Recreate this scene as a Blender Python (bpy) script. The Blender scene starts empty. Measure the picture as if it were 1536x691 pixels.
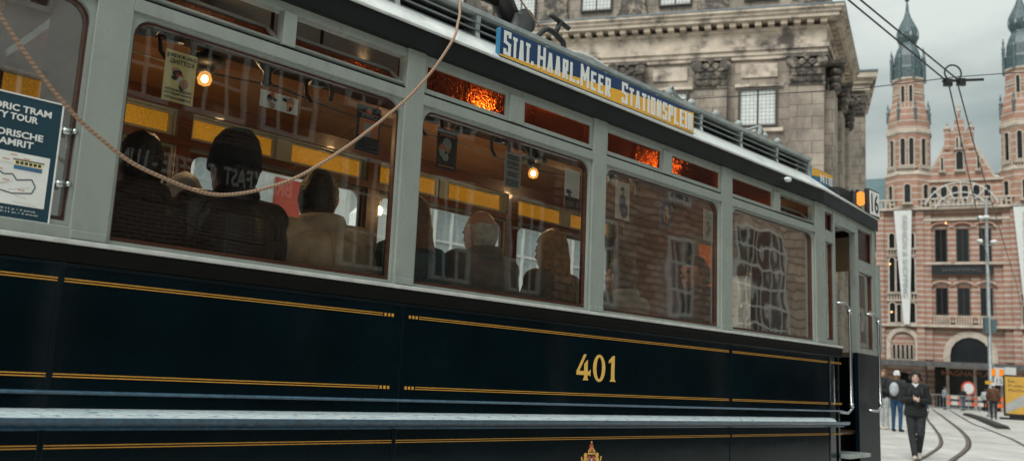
import bpy, bmesh, math, random
from mathutils import Vector, Matrix, noise
from mathutils.bvhtree import BVHTree
R = math.radians
random.seed(7)
scene = bpy.context.scene
COL = scene.collection

# ------------------------------------------------------------------ helpers
class MB:
    """collects shapes; build() links them as ONE mesh object"""
    def __init__(s): s.bm = bmesh.new(); s.mi = 0
    def face(s, vs):
        try:
            f = s.bm.faces.new(vs); f.material_index = s.mi; return f
        except ValueError: return None
    def v(s, p): return s.bm.verts.new(p)
    def poly(s, pts): return s.face([s.v(p) for p in pts])
    def hexa(s, p):
        v = [s.v(q) for q in p]
        for f in ((0,3,2,1),(4,5,6,7),(0,1,5,4),(1,2,6,5),(2,3,7,6),(3,0,4,7)): s.face([v[i] for i in f])
        return s
    def box(s, x0, x1, y0, y1, z0, z1):
        return s.hexa([(x0,y0,z0),(x1,y0,z0),(x1,y1,z0),(x0,y1,z0),(x0,y0,z1),(x1,y0,z1),(x1,y1,z1),(x0,y1,z1)])
    def prism(s, pts, a, b, ax='y'):
        """2-D outline extruded from a to b along ax (x: pts are y,z; y: pts are x,z; z: pts are x,y)"""
        def P(p, t):
            return (t,p[0],p[1]) if ax=='x' else (p[0],t,p[1]) if ax=='y' else (p[0],p[1],t)
        A=[s.v(P(p,a)) for p in pts]; B=[s.v(P(p,b)) for p in pts]
        s.face(A[::-1]); s.face(B); n=len(pts)
        for i in range(n): s.face([A[i],A[(i+1)%n],B[(i+1)%n],B[i]])
        return s
    def strip(s, rows, closed=False):
        """sheet through rows of points"""
        V=[[s.v(p) for p in r] for r in rows]
        for i in range(len(V)-1):
            m=len(V[i]); 
            for j in range(m if closed else m-1):
                s.face([V[i][j],V[i][(j+1)%m],V[i+1][(j+1)%m],V[i+1][j]])
        return V
    def tube(s, pts, r, seg=8, caps=True):
        pts=[Vector(p) for p in pts]; n=len(pts)
        rr=r if isinstance(r,(list,tuple)) else [r]*n
        rings=[]; up=None
        for i,p in enumerate(pts):
            t=(pts[min(i+1,n-1)]-pts[max(i-1,0)])
            if t.length<1e-9: t=Vector((0,0,1))
            t.normalize()
            if up is None:
                up=Vector((0,0,1)) if abs(t.z)<.9 else Vector((1,0,0))
            a=(up-t*up.dot(t)); 
            if a.length<1e-6: a=t.orthogonal()
            a.normalize(); b=t.cross(a); up=a
            rings.append([p+(a*math.cos(2*math.pi*k/seg)+b*math.sin(2*math.pi*k/seg))*rr[i] for k in range(seg)])
        V=s.strip(rings, True)
        if caps: s.face(V[0][::-1]); s.face(V[-1])
        return s
    def lathe(s, prof, c=(0,0,0), seg=16, rot=0, axis='z'):
        rows=[]
        for r,z in prof:
            row=[]
            for k in range(seg):
                a=2*math.pi*k/seg+rot; x,y=r*math.cos(a),r*math.sin(a)
                row.append((c[0]+x,c[1]+y,c[2]+z) if axis=='z' else (c[0]+x,c[1]+z,c[2]+y) if axis=='y' else (c[0]+z,c[1]+x,c[2]+y))
            rows.append(row)
        V=s.strip(rows, True); s.face(V[0][::-1]); s.face(V[-1]); return s
    def ell(s, c, r, seg=14, rings=9):
        prof=[(max(1e-4,math.sin(math.pi*i/rings)), -math.cos(math.pi*i/rings)) for i in range(rings+1)]
        rows=[[(c[0]+q*math.cos(2*math.pi*k/seg)*r[0], c[1]+q*math.sin(2*math.pi*k/seg)*r[1], c[2]+z*r[2]) for k in range(seg)] for q,z in prof]
        s.strip(rows, True); return s
    def capsule(s, a, b, ra, rb, seg=12):
        a=Vector(a); b=Vector(b); t=(b-a); L=t.length; t=t/L if L>1e-6 else Vector((0,0,1))
        pts=[];rr=[]
        for q in (-1,-.85,-.5,0): pts.append(a+t*(q*ra)); rr.append(max(.0005,ra*math.sqrt(max(0,1-q*q))))
        for q in (0,.5,.85,1): pts.append(b+t*(q*rb)); rr.append(max(.0005,rb*math.sqrt(max(0,1-q*q))))
        return s.tube(pts, rr, seg)
    def rring(s, o, i, y0, y1, ro=(0,0,0,0), ri=(0,0,0,0), k=6):
        """frame between outer rect o and inner rect i (x0,x1,z0,z1), corner radii order bl,br,tr,tl"""
        def rr(rc, rad):
            x0,x1,z0,z1=rc; out=[]
            for (cx,cz,a0,q) in ((x0,z0,180,0),(x1,z0,270,1),(x1,z1,0,2),(x0,z1,90,3)):
                r_=max(rad[q],.0008); sx=1 if q in(0,3) else -1; sz=1 if q in(0,1) else -1
                for j in range(k):
                    a=R(a0+90*j/(k-1)); out.append((cx+sx*r_+r_*math.cos(a), cz+sz*r_+r_*math.sin(a)))
            return out
        A=rr(o,ro); B=rr(i,ri)
        f=[[(p[0],y,p[1]) for p in q] for q,y in ((A,y0),(B,y0),(B,y1),(A,y1),(A,y0))]
        s.strip(f, True); return s
    def build(s, name, mats=None, parent=None, M=None, smooth=False, bevel=0, label=None):
        bm=s.bm
        bmesh.ops.remove_doubles(bm, verts=bm.verts, dist=1e-5)
        bmesh.ops.recalc_face_normals(bm, faces=bm.faces)
        me=bpy.data.meshes.new(name); bm.to_mesh(me); bm.free()
        return link(name, me, mats, parent, M, smooth, bevel, label)

def link(name, me, mats=None, parent=None, M=None, smooth=False, bevel=0, label=None):
    o=bpy.data.objects.new(name, me); COL.objects.link(o)
    if mats is not None:
        for m in (mats if isinstance(mats,(list,tuple)) else [mats]): me.materials.append(m)
    if parent: o.parent=parent
    if M is not None: o.matrix_local=M
    if smooth:
        for p in me.polygons: p.use_smooth=True
    if bevel:
        b=o.modifiers.new('bevel','BEVEL'); b.width=bevel; b.segments=2; b.limit_method='ANGLE'; b.angle_limit=R(40)
    if label: o['label']=label
    return o

def empty(name, M=None):
    o=bpy.data.objects.new(name,None); COL.objects.link(o)
    o.empty_display_size=.2
    if M is not None: o.matrix_world=M
    return o
def tag(o, label, cat, group=None):
    o['label']=label; o['category']=cat
    if group: o['group']=group
    return o
def struct(o, kind='structure'): o['kind']=kind; return o
def copy_tree(o, parent=None, M=None):
    c=o.copy(); COL.objects.link(c)
    if parent: c.parent=parent
    if M is not None: c.matrix_local=M
    for ch in list(o.children): copy_tree(ch, c)
    return c
def eval_mesh(ob):
    dg=bpy.context.evaluated_depsgraph_get()
    return bpy.data.meshes.new_from_object(ob.evaluated_get(dg))
def text(name, body, mat, rect, y, parent=None, M=None, depth=.002, mirror=False, bold=0., label=None, vertical=False):
    """lettering fitted to rect (x0,x1,z0,z1) in the x-z plane at depth y, readable from -y"""
    cu=bpy.data.curves.new(name,'FONT'); cu.body=body; cu.extrude=.01; cu.resolution_u=3; cu.offset=bold; cu.align_x='CENTER'
    t=bpy.data.objects.new(name,cu); COL.objects.link(t)
    me=eval_mesh(t); bpy.data.objects.remove(t); bpy.data.curves.remove(cu)
    xs=[v.co.x for v in me.vertices]; ys=[v.co.y for v in me.vertices]
    x0,x1,y0,y1=min(xs),max(xs),min(ys),max(ys)
    for v in me.vertices:
        a=(v.co.x-x0)/(x1-x0); b=(v.co.y-y0)/(y1-y0); c=v.co.z/.01
        if mirror: a=1-a
        if vertical: a,b=b,1-a        # reads downwards
        v.co=(rect[0]+a*(rect[1]-rect[0]), y-c*depth, rect[2]+b*(rect[3]-rect[2]))
    me.materials.clear()
    return link(name, me, mat, parent, M, label=label)

# ------------------------------------------------------------------ materials
def newmat(name):
    m=bpy.data.materials.new(name); m.use_nodes=True; nt=m.node_tree; nt.nodes.clear()
    return m,nt
def N(nt,t,**k):
    n=nt.nodes.new(t)
    for a,b in k.items():
        if a.startswith('i_'): n.inputs[a[2:].replace('_',' ')].default_value=b
        else: setattr(n,a,b)
    return n
def rgb(c): return (c[0],c[1],c[2],1)
def pm(name, col, rough=.5, metal=0., var=.2, scale=6., bump=0., bscale=40., coat=0., spec=.5, rvar=0., col2=None, patch=None, coords='Object', stretch=None):
    """principled surface with mottled colour, uneven gloss and bump; patch=(colour, scale, threshold): stains"""
    m,nt=newmat(name); L=nt.links.new
    out=N(nt,'ShaderNodeOutputMaterial'); b=N(nt,'ShaderNodeBsdfPrincipled')
    L(b.outputs[0],out.inputs[0])
    tc=N(nt,'ShaderNodeTexCoord'); src=tc.outputs[coords]
    if stretch:
        mp=N(nt,'ShaderNodeMapping'); mp.inputs['Scale'].default_value=stretch; L(src,mp.inputs[0]); src=mp.outputs[0]
    nz=N(nt,'ShaderNodeTexNoise'); nz.inputs['Scale'].default_value=scale; nz.inputs['Detail'].default_value=6
    L(src,nz.inputs['Vector'])
    rp=N(nt,'ShaderNodeMapRange'); rp.inputs['From Min'].default_value=.3; rp.inputs['From Max'].default_value=.7
    L(nz.outputs[0],rp.inputs[0])
    mx=N(nt,'ShaderNodeMix',data_type='RGBA'); c2=col2 or tuple(c*(1-var) for c in col); c1=col if col2 else tuple(min(1,c*(1+var)) for c in col)
    mx.inputs[6].default_value=rgb(c1); mx.inputs[7].default_value=rgb(c2); L(rp.outputs[0],mx.inputs[0])
    cout=mx.outputs[2]
    if patch:
        n2=N(nt,'ShaderNodeTexNoise'); n2.inputs['Scale'].default_value=patch[1]; n2.inputs['Detail'].default_value=7; n2.inputs['Roughness'].default_value=.65
        L(src,n2.inputs['Vector']); r2=N(nt,'ShaderNodeMapRange'); r2.inputs['From Min'].default_value=patch[2]-.06; r2.inputs['From Max'].default_value=patch[2]+.1
        L(n2.outputs[0],r2.inputs[0]); m2=N(nt,'ShaderNodeMix',data_type='RGBA'); L(r2.outputs[0],m2.inputs[0]); L(cout,m2.inputs[6]); m2.inputs[7].default_value=rgb(patch[0]); cout=m2.outputs[2]
    L(cout,b.inputs['Base Color'])
    b.inputs['Roughness'].default_value=rough; b.inputs['Metallic'].default_value=metal; b.inputs['Specular IOR Level'].default_value=spec
    if rvar:
        r3=N(nt,'ShaderNodeMapRange'); r3.inputs['To Min'].default_value=max(.02,rough-rvar); r3.inputs['To Max'].default_value=rough+rvar; L(nz.outputs[0],r3.inputs[0]); L(r3.outputs[0],b.inputs['Roughness'])
    if coat: b.inputs['Coat Weight'].default_value=coat; b.inputs['Coat Roughness'].default_value=.04
    if bump:
        n4=N(nt,'ShaderNodeTexNoise'); n4.inputs['Scale'].default_value=bscale; n4.inputs['Detail'].default_value=4; L(src,n4.inputs['Vector'])
        bp=N(nt,'ShaderNodeBump'); bp.inputs['Strength'].default_value=bump; bp.inputs['Distance'].default_value=.01; L(n4.outputs[0],bp.inputs['Height']); L(bp.outputs[0],b.inputs['Normal'])
    return m
def brickmat(name, c1, c2, mortar, w, h, ms=.012, rough=.85, stain=None, axis='xz', bump=.3, off=.5, bands=None):
    """bricks or ashlar laid in the object's x-z plane (box-projected); bands=(period, share, colour): light courses"""
    m,nt=newmat(name); L=nt.links.new
    out=N(nt,'ShaderNodeOutputMaterial'); b=N(nt,'ShaderNodeBsdfPrincipled'); L(b.outputs[0],out.inputs[0])
    tc=N(nt,'ShaderNodeTexCoord'); sp=N(nt,'ShaderNodeSeparateXYZ'); L(tc.outputs['Object'],sp.inputs[0])
    cb=N(nt,'ShaderNodeCombineXYZ')
    if axis=='xz':
        ad=N(nt,'ShaderNodeMath',operation='ADD'); L(sp.outputs[0],ad.inputs[0]); L(sp.outputs[1],ad.inputs[1]); L(ad.outputs[0],cb.inputs[0]); L(sp.outputs[2],cb.inputs[1])
    else: L(sp.outputs[0],cb.inputs[0]); L(sp.outputs[1],cb.inputs[1])
    br=N(nt,'ShaderNodeTexBrick'); L(cb.outputs[0],br.inputs['Vector']); br.offset=off
    br.inputs['Color1'].default_value=rgb(c1); br.inputs['Color2'].default_value=rgb(c2); br.inputs['Mortar'].default_value=rgb(mortar)
    br.inputs['Scale'].default_value=1; br.inputs['Brick Width'].default_value=w; br.inputs['Row Height'].default_value=h; br.inputs['Mortar Size'].default_value=ms; br.inputs['Mortar Smooth'].default_value=.3
    cout=br.outputs[0]
    nz=N(nt,'ShaderNodeTexNoise'); nz.inputs['Scale'].default_value=1.3; nz.inputs['Detail'].default_value=8; nz.inputs['Roughness'].default_value=.62; L(tc.outputs['Object'],nz.inputs['Vector'])
    if bands:
        md=N(nt,'ShaderNodeMath',operation='FRACT'); dv=N(nt,'ShaderNodeMath',operation='DIVIDE'); dv.inputs[1].default_value=bands[0]; L(sp.outputs[2],dv.inputs[0]); L(dv.outputs[0],md.inputs[0])
        lt=N(nt,'ShaderNodeMath',operation='LESS_THAN'); lt.inputs[1].default_value=bands[1]; L(md.outputs[0],lt.inputs[0])
        mb=N(nt,'ShaderNodeMix',data_type='RGBA'); L(lt.outputs[0],mb.inputs[0]); L(cout,mb.inputs[6]); mb.inputs[7].default_value=rgb(bands[2]); cout=mb.outputs[2]
    rv=N(nt,'ShaderNodeMapRange'); rv.inputs['From Min'].default_value=.3; rv.inputs['From Max'].default_value=.7; rv.inputs['To Min'].default_value=.72; rv.inputs['To Max'].default_value=1.15; L(nz.outputs[0],rv.inputs[0])
    ml=N(nt,'ShaderNodeMix',data_type='RGBA',blend_type='MULTIPLY'); ml.inputs[0].default_value=1; L(cout,ml.inputs[6]); L(rv.outputs[0],ml.inputs[7]); cout=ml.outputs[2]
    if stain:
        n2=N(nt,'ShaderNodeTexNoise'); n2.inputs['Scale'].default_value=stain[1]; n2.inputs['Detail'].default_value=8; n2.inputs['Roughness'].default_value=.7
        mp=N(nt,'ShaderNodeMapping'); mp.inputs['Scale'].default_value=(1,1,.45); L(tc.outputs['Object'],mp.inputs[0]); L(mp.outputs[0],n2.inputs['Vector'])
        r2=N(nt,'ShaderNodeMapRange'); r2.inputs['From Min'].default_value=stain[2]-.07; r2.inputs['From Max'].default_value=stain[2]+.13; r2.inputs['To Max'].default_value=stain[3]; L(n2.outputs[0],r2.inputs[0])
        m2=N(nt,'ShaderNodeMix',data_type='RGBA'); L(r2.outputs[0],m2.inputs[0]); L(cout,m2.inputs[6]); m2.inputs[7].default_value=rgb(stain[0]); cout=m2.outputs[2]
    L(cout,b.inputs['Base Color']); b.inputs['Roughness'].default_value=rough
    bp=N(nt,'ShaderNodeBump'); bp.inputs['Strength'].default_value=bump; bp.inputs['Distance'].default_value=.02; bp.invert=True; L(br.outputs[1],bp.inputs['Height']); L(bp.outputs[0],b.inputs['Normal'])
    return m
def glassmat(name, tint=(.9,.92,.9), ior=1.5, rough=.0, wave=0., wscale=2., gain=1.0, speck=0.):
    """window glass: fresnel mirror over a clear sheet"""
    m,nt=newmat(name); L=nt.links.new
    out=N(nt,'ShaderNodeOutputMaterial'); mx=N(nt,'ShaderNodeMixShader'); L(mx.outputs[0],out.inputs[0])
    tr=N(nt,'ShaderNodeBsdfTransparent'); tr.inputs[0].default_value=rgb(tint)
    gl=N(nt,'ShaderNodeBsdfGlossy'); gl.inputs['Roughness'].default_value=rough; gl.inputs[0].default_value=(1,1,1,1)
    fr=N(nt,'ShaderNodeFresnel'); fr.inputs[0].default_value=ior
    mu=N(nt,'ShaderNodeMath',operation='MULTIPLY',use_clamp=True); mu.inputs[1].default_value=gain; L(fr.outputs[0],mu.inputs[0])
    L(mu.outputs[0],mx.inputs[0]); L(tr.outputs[0],mx.inputs[1]); L(gl.outputs[0],mx.inputs[2])
    if wave:
        tc=N(nt,'ShaderNodeTexCoord'); nz=N(nt,'ShaderNodeTexNoise'); nz.inputs['Scale'].default_value=wscale; nz.inputs['Detail'].default_value=1.; L(tc.outputs['Object'],nz.inputs['Vector'])
        bp=N(nt,'ShaderNodeBump'); bp.inputs['Strength'].default_value=1.; bp.inputs['Distance'].default_value=wave; L(nz.outputs[0],bp.inputs['Height']); L(bp.outputs[0],gl.inputs['Normal']); L(bp.outputs[0],fr.inputs['Normal'])
    return m
def ambermat(name,col=(.975,.62,.17),rough=.16):
    m,nt=newmat(name); L=nt.links.new
    out=N(nt,'ShaderNodeOutputMaterial'); mx=N(nt,'ShaderNodeMixShader'); L(mx.outputs[0],out.inputs[0])
    rf=N(nt,'ShaderNodeBsdfRefraction'); rf.inputs[0].default_value=rgb(col); rf.inputs['Roughness'].default_value=rough; rf.inputs['IOR'].default_value=1.35
    tl=N(nt,'ShaderNodeBsdfTranslucent'); tl.inputs[0].default_value=(.55,.10,.015,1)
    m1=N(nt,'ShaderNodeMixShader'); m1.inputs[0].default_value=.04; L(rf.outputs[0],m1.inputs[1]); L(tl.outputs[0],m1.inputs[2])
    gl=N(nt,'ShaderNodeBsdfGlossy'); gl.inputs['Roughness'].default_value=.08
    fr=N(nt,'ShaderNodeFresnel'); fr.inputs[0].default_value=1.3; L(fr.outputs[0],mx.inputs[0]); L(m1.outputs[0],mx.inputs[1]); L(gl.outputs[0],mx.inputs[2])
    tc=N(nt,'ShaderNodeTexCoord'); vo=N(nt,'ShaderNodeTexVoronoi'); vo.inputs['Scale'].default_value=75; vo.feature='SMOOTH_F1'; L(tc.outputs['Object'],vo.inputs['Vector'])
    bp=N(nt,'ShaderNodeBump'); bp.inputs['Strength'].default_value=.5; bp.inputs['Distance'].default_value=.0045; L(vo.outputs['Distance'],bp.inputs['Height'])
    for q in (rf,gl): L(bp.outputs[0],q.inputs['Normal'])
    return m
def emis(name,c,s):
    m,nt=newmat(name); o=N(nt,'ShaderNodeOutputMaterial'); e=N(nt,'ShaderNodeEmission'); e.inputs[0].default_value=rgb(c); e.inputs[1].default_value=s; nt.links.new(e.outputs[0],o.inputs[0]); return m

CREAM=pm('cream_paint',(.275,.305,.275),rough=.3,var=.08,scale=9,bump=.14,bscale=200,rvar=.12,coat=.2,patch=((.22,.24,.215),5,.60),stretch=(1,1,.45))
WHITE_TRIM=pm('white_trim',(.5,.51,.49),rough=.4,var=.15,scale=14)
NAVY=pm('navy_enamel',(.0022,.0075,.0105),rough=.075,var=.4,scale=2,bump=.16,bscale=1.8,spec=.22,rvar=.05)
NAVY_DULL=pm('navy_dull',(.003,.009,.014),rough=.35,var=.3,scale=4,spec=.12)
NAVY_LIT=pm('lit_navy_enamel',(.01,.06,.11),rough=.16,var=.4,scale=30,bump=.5,bscale=160,coat=.8)  # navy enamel brightened: daylight on the mouldings is put into the colour
BELT_GLINT=pm('belt_sky_glint',(.84,.93,.95),rough=.22,metal=.5,scale=45,bump=.8,bscale=150,col2=(.66,.80,.85),patch=((.03,.10,.16),70,.62),stretch=(.25,1,1))  # pale colour paints the sky's glint on the rain-speckled belt
BLACKP=pm('black_fascia',(.006,.0075,.0075),rough=.4,var=.3,scale=5,rvar=.1,spec=.2)
GOLD=pm('gold_line',(.62,.30,.045),rough=.42,var=.15,scale=50)
GOLDN=pm('gold_numeral',(.78,.46,.10),rough=.45,var=.08,scale=30)
ROOFP=pm('roof_paint',(.62,.645,.62),rough=.22,var=.12,scale=7,bump=.08,bscale=30,rvar=.12,patch=((.36,.38,.37),5,.62))
GREYP=pm('grey_roof_metal',(.33,.36,.35),rough=.35,var=.25,scale=9,rvar=.12)
DKMETAL=pm('dark_iron',(.02,.02,.02),rough=.45,var=.3,scale=20,bump=.2)
CHROME=pm('chrome',(.46,.48,.48),rough=.24,metal=1.,var=.1)
MAHOG=pm('mahogany',(.085,.026,.011),rough=.3,var=.35,scale=5,coat=.4,stretch=(1,1,8))
CEIL=pm('varnished_ceiling',(.25,.125,.052),rough=.32,var=.12,scale=3,stretch=(.3,6,1))
SASHWOOD=pm('sash_wood',(.06,.019,.009),rough=.35,var=.35,scale=5,coat=.3,stretch=(1,1,8))
SEAT=pm('bench_leather',(.10,.035,.02),rough=.5,var=.2)
GLASS=glassmat('tram_glass',tint=(.86,.88,.86),ior=1.6,wave=.0006,wscale=3.,gain=1.35)
GLASS_MID=glassmat('tram_glass_uneven',tint=(.92,.94,.92),ior=1.7,rough=.03,wave=.0011,wscale=2.6,gain=2.3)
GLASS_OLD=glassmat('tram_glass_wavy',tint=(.85,.88,.87),ior=1.8,rough=.025,wave=.0017,wscale=3.2,gain=2.6)
GLASS_DIRTY=glassmat('tram_glass_plain',tint=(.7,.72,.7),ior=1.8,rough=.02,wave=.001,wscale=3.,gain=2.3)
AMBER=ambermat('amber_glass')
AMBER_SHADED=ambermat('shaded_amber_glass',(.80,.34,.12),.11)  # amber glass with the dim interior behind it put into a redder colour
BULB=emis('lamp_filament',(1,.70,.34),24)
def globe_mat():
    m,nt=newmat('bulb_glass'); L=nt.links.new; o=N(nt,'ShaderNodeOutputMaterial'); mx=N(nt,'ShaderNodeMixShader'); mx.inputs[0].default_value=.55; t=N(nt,'ShaderNodeBsdfTransparent'); e=N(nt,'ShaderNodeEmission'); e.inputs[0].default_value=(1,.42,.08,1); e.inputs[1].default_value=1.5
    L(t.outputs[0],mx.inputs[1]); L(e.outputs[0],mx.inputs[2]); L(mx.outputs[0],o.inputs[0]); return m
GLOBE=globe_mat()
PAPER_C=pm('cream_paper',(.86,.73,.38),rough=.8,var=.06)
PAPER_W=pm('white_paper',(.74,.74,.70),rough=.8,var=.08)
PAPER_G=pm('grey_paper',(.4,.41,.39),rough=.8,var=.12)
INK=pm('ink_black',(.03,.03,.028),rough=.7,var=.1)
INKW=pm('ink_white',(.74,.75,.72),rough=.5,var=.05)
TEALP=pm('teal_print',(.012,.045,.066),rough=.35,var=.12,scale=4)
BLUES=pm('sign_blue',(.006,.035,.115),rough=.3,var=.15,scale=10)
BLUEL=pm('sign_edge_blue',(.03,.17,.3),rough=.4,var=.1)
YELS=pm('sign_yellow',(.80,.41,.035),rough=.35,var=.06,scale=10)
REDI=pm('red_print',(.5,.08,.05),rough=.6,var=.1)
ORANGEI=pm('orange_print',(.62,.21,.09),rough=.6,var=.1)
PINKI=pm('skin_print',(.55,.33,.26),rough=.7,var=.3,scale=60)
BLUEI=pm('blue_print',(.05,.13,.25),rough=.6,var=.25,scale=60)
def ropemat():
    m,nt=newmat('hemp_rope'); L=nt.links.new
    out=N(nt,'ShaderNodeOutputMaterial'); b=N(nt,'ShaderNodeBsdfPrincipled'); L(b.outputs[0],out.inputs[0])
    b.inputs['Roughness'].default_value=.85
    at=N(nt,'ShaderNodeTexCoord'); sp=N(nt,'ShaderNodeSeparateXYZ'); L(at.outputs['UV'],sp.inputs[0])
    s1=N(nt,'ShaderNodeMath',operation='MULTIPLY_ADD'); L(sp.outputs[0],s1.inputs[0]); s1.inputs[1].default_value=55.; L(sp.outputs[1],s1.inputs[2])
    f=N(nt,'ShaderNodeMath',operation='FRACT'); L(s1.outputs[0],f.inputs[0])
    cr=N(nt,'ShaderNodeValToRGB'); cr.color_ramp.elements[0].color=(.20,.115,.07,1); cr.color_ramp.elements[1].color=(.40,.26,.175,1); cr.color_ramp.elements[0].position=.1; cr.color_ramp.elements[1].position=.5
    L(f.outputs[0],cr.inputs[0]); L(cr.outputs[0],b.inputs['Base Color'])
    bp=N(nt,'ShaderNodeBump'); bp.inputs['Strength'].default_value=.8; bp.inputs['Distance'].default_value=.004; L(f.outputs[0],bp.inputs['Height']); L(bp.outputs[0],b.inputs['Normal'])
    return m
ROPE=ropemat()

# ------------------------------------------------------------------ camera
HC=1.3
cam=bpy.data.cameras.new('camera'); co=bpy.data.objects.new('camera',cam); COL.objects.link(co); scene.camera=co
PIT,ROL=R(8.99338),R(3.26233)
fw=Vector((0,math.cos(PIT),math.sin(PIT))); up0=Vector((0,-math.sin(PIT),math.cos(PIT))); rt0=Vector((1,0,0))
cx_=rt0*math.cos(ROL)+up0*math.sin(ROL); cy_=-rt0*math.sin(ROL)+up0*math.cos(ROL)
m=Matrix((cx_,cy_,-fw)).transposed().to_4x4(); m.translation=Vector((0,0,HC)); co.matrix_world=m
cam.sensor_width=36; cam.lens=1350/1536*36; cam.clip_start=.05; cam.clip_end=3000
cam.dof.use_dof=True; cam.dof.focus_distance=4.9; cam.dof.aperture_fstop=2.8

# ------------------------------------------------------------------ ground
def G(y):
    X=(0,15,19,26,44,80); Z=(0,0,.07,.25,.4,.44)
    if y<=0: return 0.
    for i in range(5):
        if y<=X[i+1]:
            t=(y-X[i])/(X[i+1]-X[i]); return Z[i]+(Z[i+1]-Z[i])*t
    return .44
PAVE=brickmat('pale_street_bricks',(.66,.645,.60),(.58,.565,.53),(.42,.40,.38),.22,.075,.008,rough=.55,axis='xy',bump=.15,stain=((.30,.29,.27),.4,.52,.65))
g=MB(); ys=[-80,-40,-20,-8,0,5,10,15,17,19,22,26,30,35,44,60,80,110,200,420,900]; xs=[-900,-300,-120,-60,-30,-10,0,10,20,30,45,60,90,150,400,900]
g.strip([[(x,y,G(y)) for x in xs] for y in ys]); struct(g.build('ground',PAVE))
RAILM=pm('rail_steel',(.13,.10,.085),rough=.4,metal=.3,var=.3,scale=4)
GROOVE=pm('rail_groove',(.03,.028,.026),rough=.7)
def smoothpts(p,n=6):
    out=[]; P=[p[0]]+list(p)+[p[-1]]
    for i in range(1,len(P)-2):
        for k in range(n):
            t=k/n; a,b,c,d_=P[i-1],P[i],P[i+1],P[i+2]
            out.append(tuple(.5*((2*b[j])+(-a[j]+c[j])*t+(2*a[j]-5*b[j]+4*c[j]-d_[j])*t*t+(-a[j]+3*b[j]-3*c[j]+d_[j])*t**3) for j in range(len(a))))
    out.append(tuple(p[-1])); return out
def rail(pts,w,label):
    pts=smoothpts(pts); mb=MB()
    for off,ww,z,mi in ((0,w,.006,0),(w*.28,w*.3,.010,1)):
        rows=[]
        for i,p in enumerate(pts):
            a=Vector(pts[max(i-1,0)]); b=Vector(pts[min(i+1,len(pts)-1)]); t=(b-a).normalized(); nn=Vector((t.y,-t.x))
            c=Vector(p)+nn*off
            q0=c-nn*ww/2; q1=c+nn*ww/2
            rows.append([(q0.x,q0.y,G(q0.y)+z),(q1.x,q1.y,G(q1.y)+z)])
        mb.mi=mi; mb.strip(rows)
    o=mb.build('tram_rail',[RAILM,GROOVE]); return tag(o,label,'rail','tram rails in the street')
rail([(6.6,13.5),(7.9,16.2),(9.08,18.49),(10.45,20.75),(11.61,22.79),(13.16,25.92),(16.21,32.62),(21.15,43.81),(32.41,68.9)],.135,'thick dark tram rail curving past the walking man in black')
rail([(5.6,13.2),(7.0,16.),(8.17,18.03),(9.31,19.92),(10.66,22.27),(12.11,25.3),(14.84,31.47),(19.65,42.32),(28,60)],.10,'thin tram rail running beside the feet of the walking man')
rail([(11.3,18.3),(12.3,20.8),(13.6,23.85),(15.03,27.25),(17.15,32.36),(20.72,40.78),(32.98,67.28)],.11,'tram rail passing the long black kerb divider')

# ------------------------------------------------------------------ tram frame of reference: u along, w across (0 = near side), z up
d=Vector((math.sin(R(44.78021)),math.cos(R(44.78021)),0)); n=Vector((-d.y,d.x,0)); LEAN=.02
zu=(Vector((0,0,1))+n*LEAN).normalized(); n2=zu.cross(d)
O=n*3.5-n*(1.7*LEAN)
TM=Matrix((d,n2,zu)).transposed().to_4x4(); TM.translation=O
tram=empty('tram',TM)
tag(tram,'dark blue and cream historic tram number 401 with gilded lines and passengers','tram')
W=2.05
U0,U1=-.30,7.40
FAR_SHIFT=-.30
POSTS0=[(-.30,-.18),(.14,.26),(1.198,1.337),(2.728,2.848),(4.233,4.366),(5.742,5.889),(7.247,7.40)]
BAYS0=[(.26,1.198),(1.337,2.728),(2.848,4.233),(4.366,5.742),(5.889,7.247)]
MULL0=[None,(2.006,2.073),(3.478,3.590),(4.992,5.088),(6.534,6.633)]
ZS,ZH,ZT0,ZT1,ZF=1.70,2.643,2.712,2.873,2.925
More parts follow.
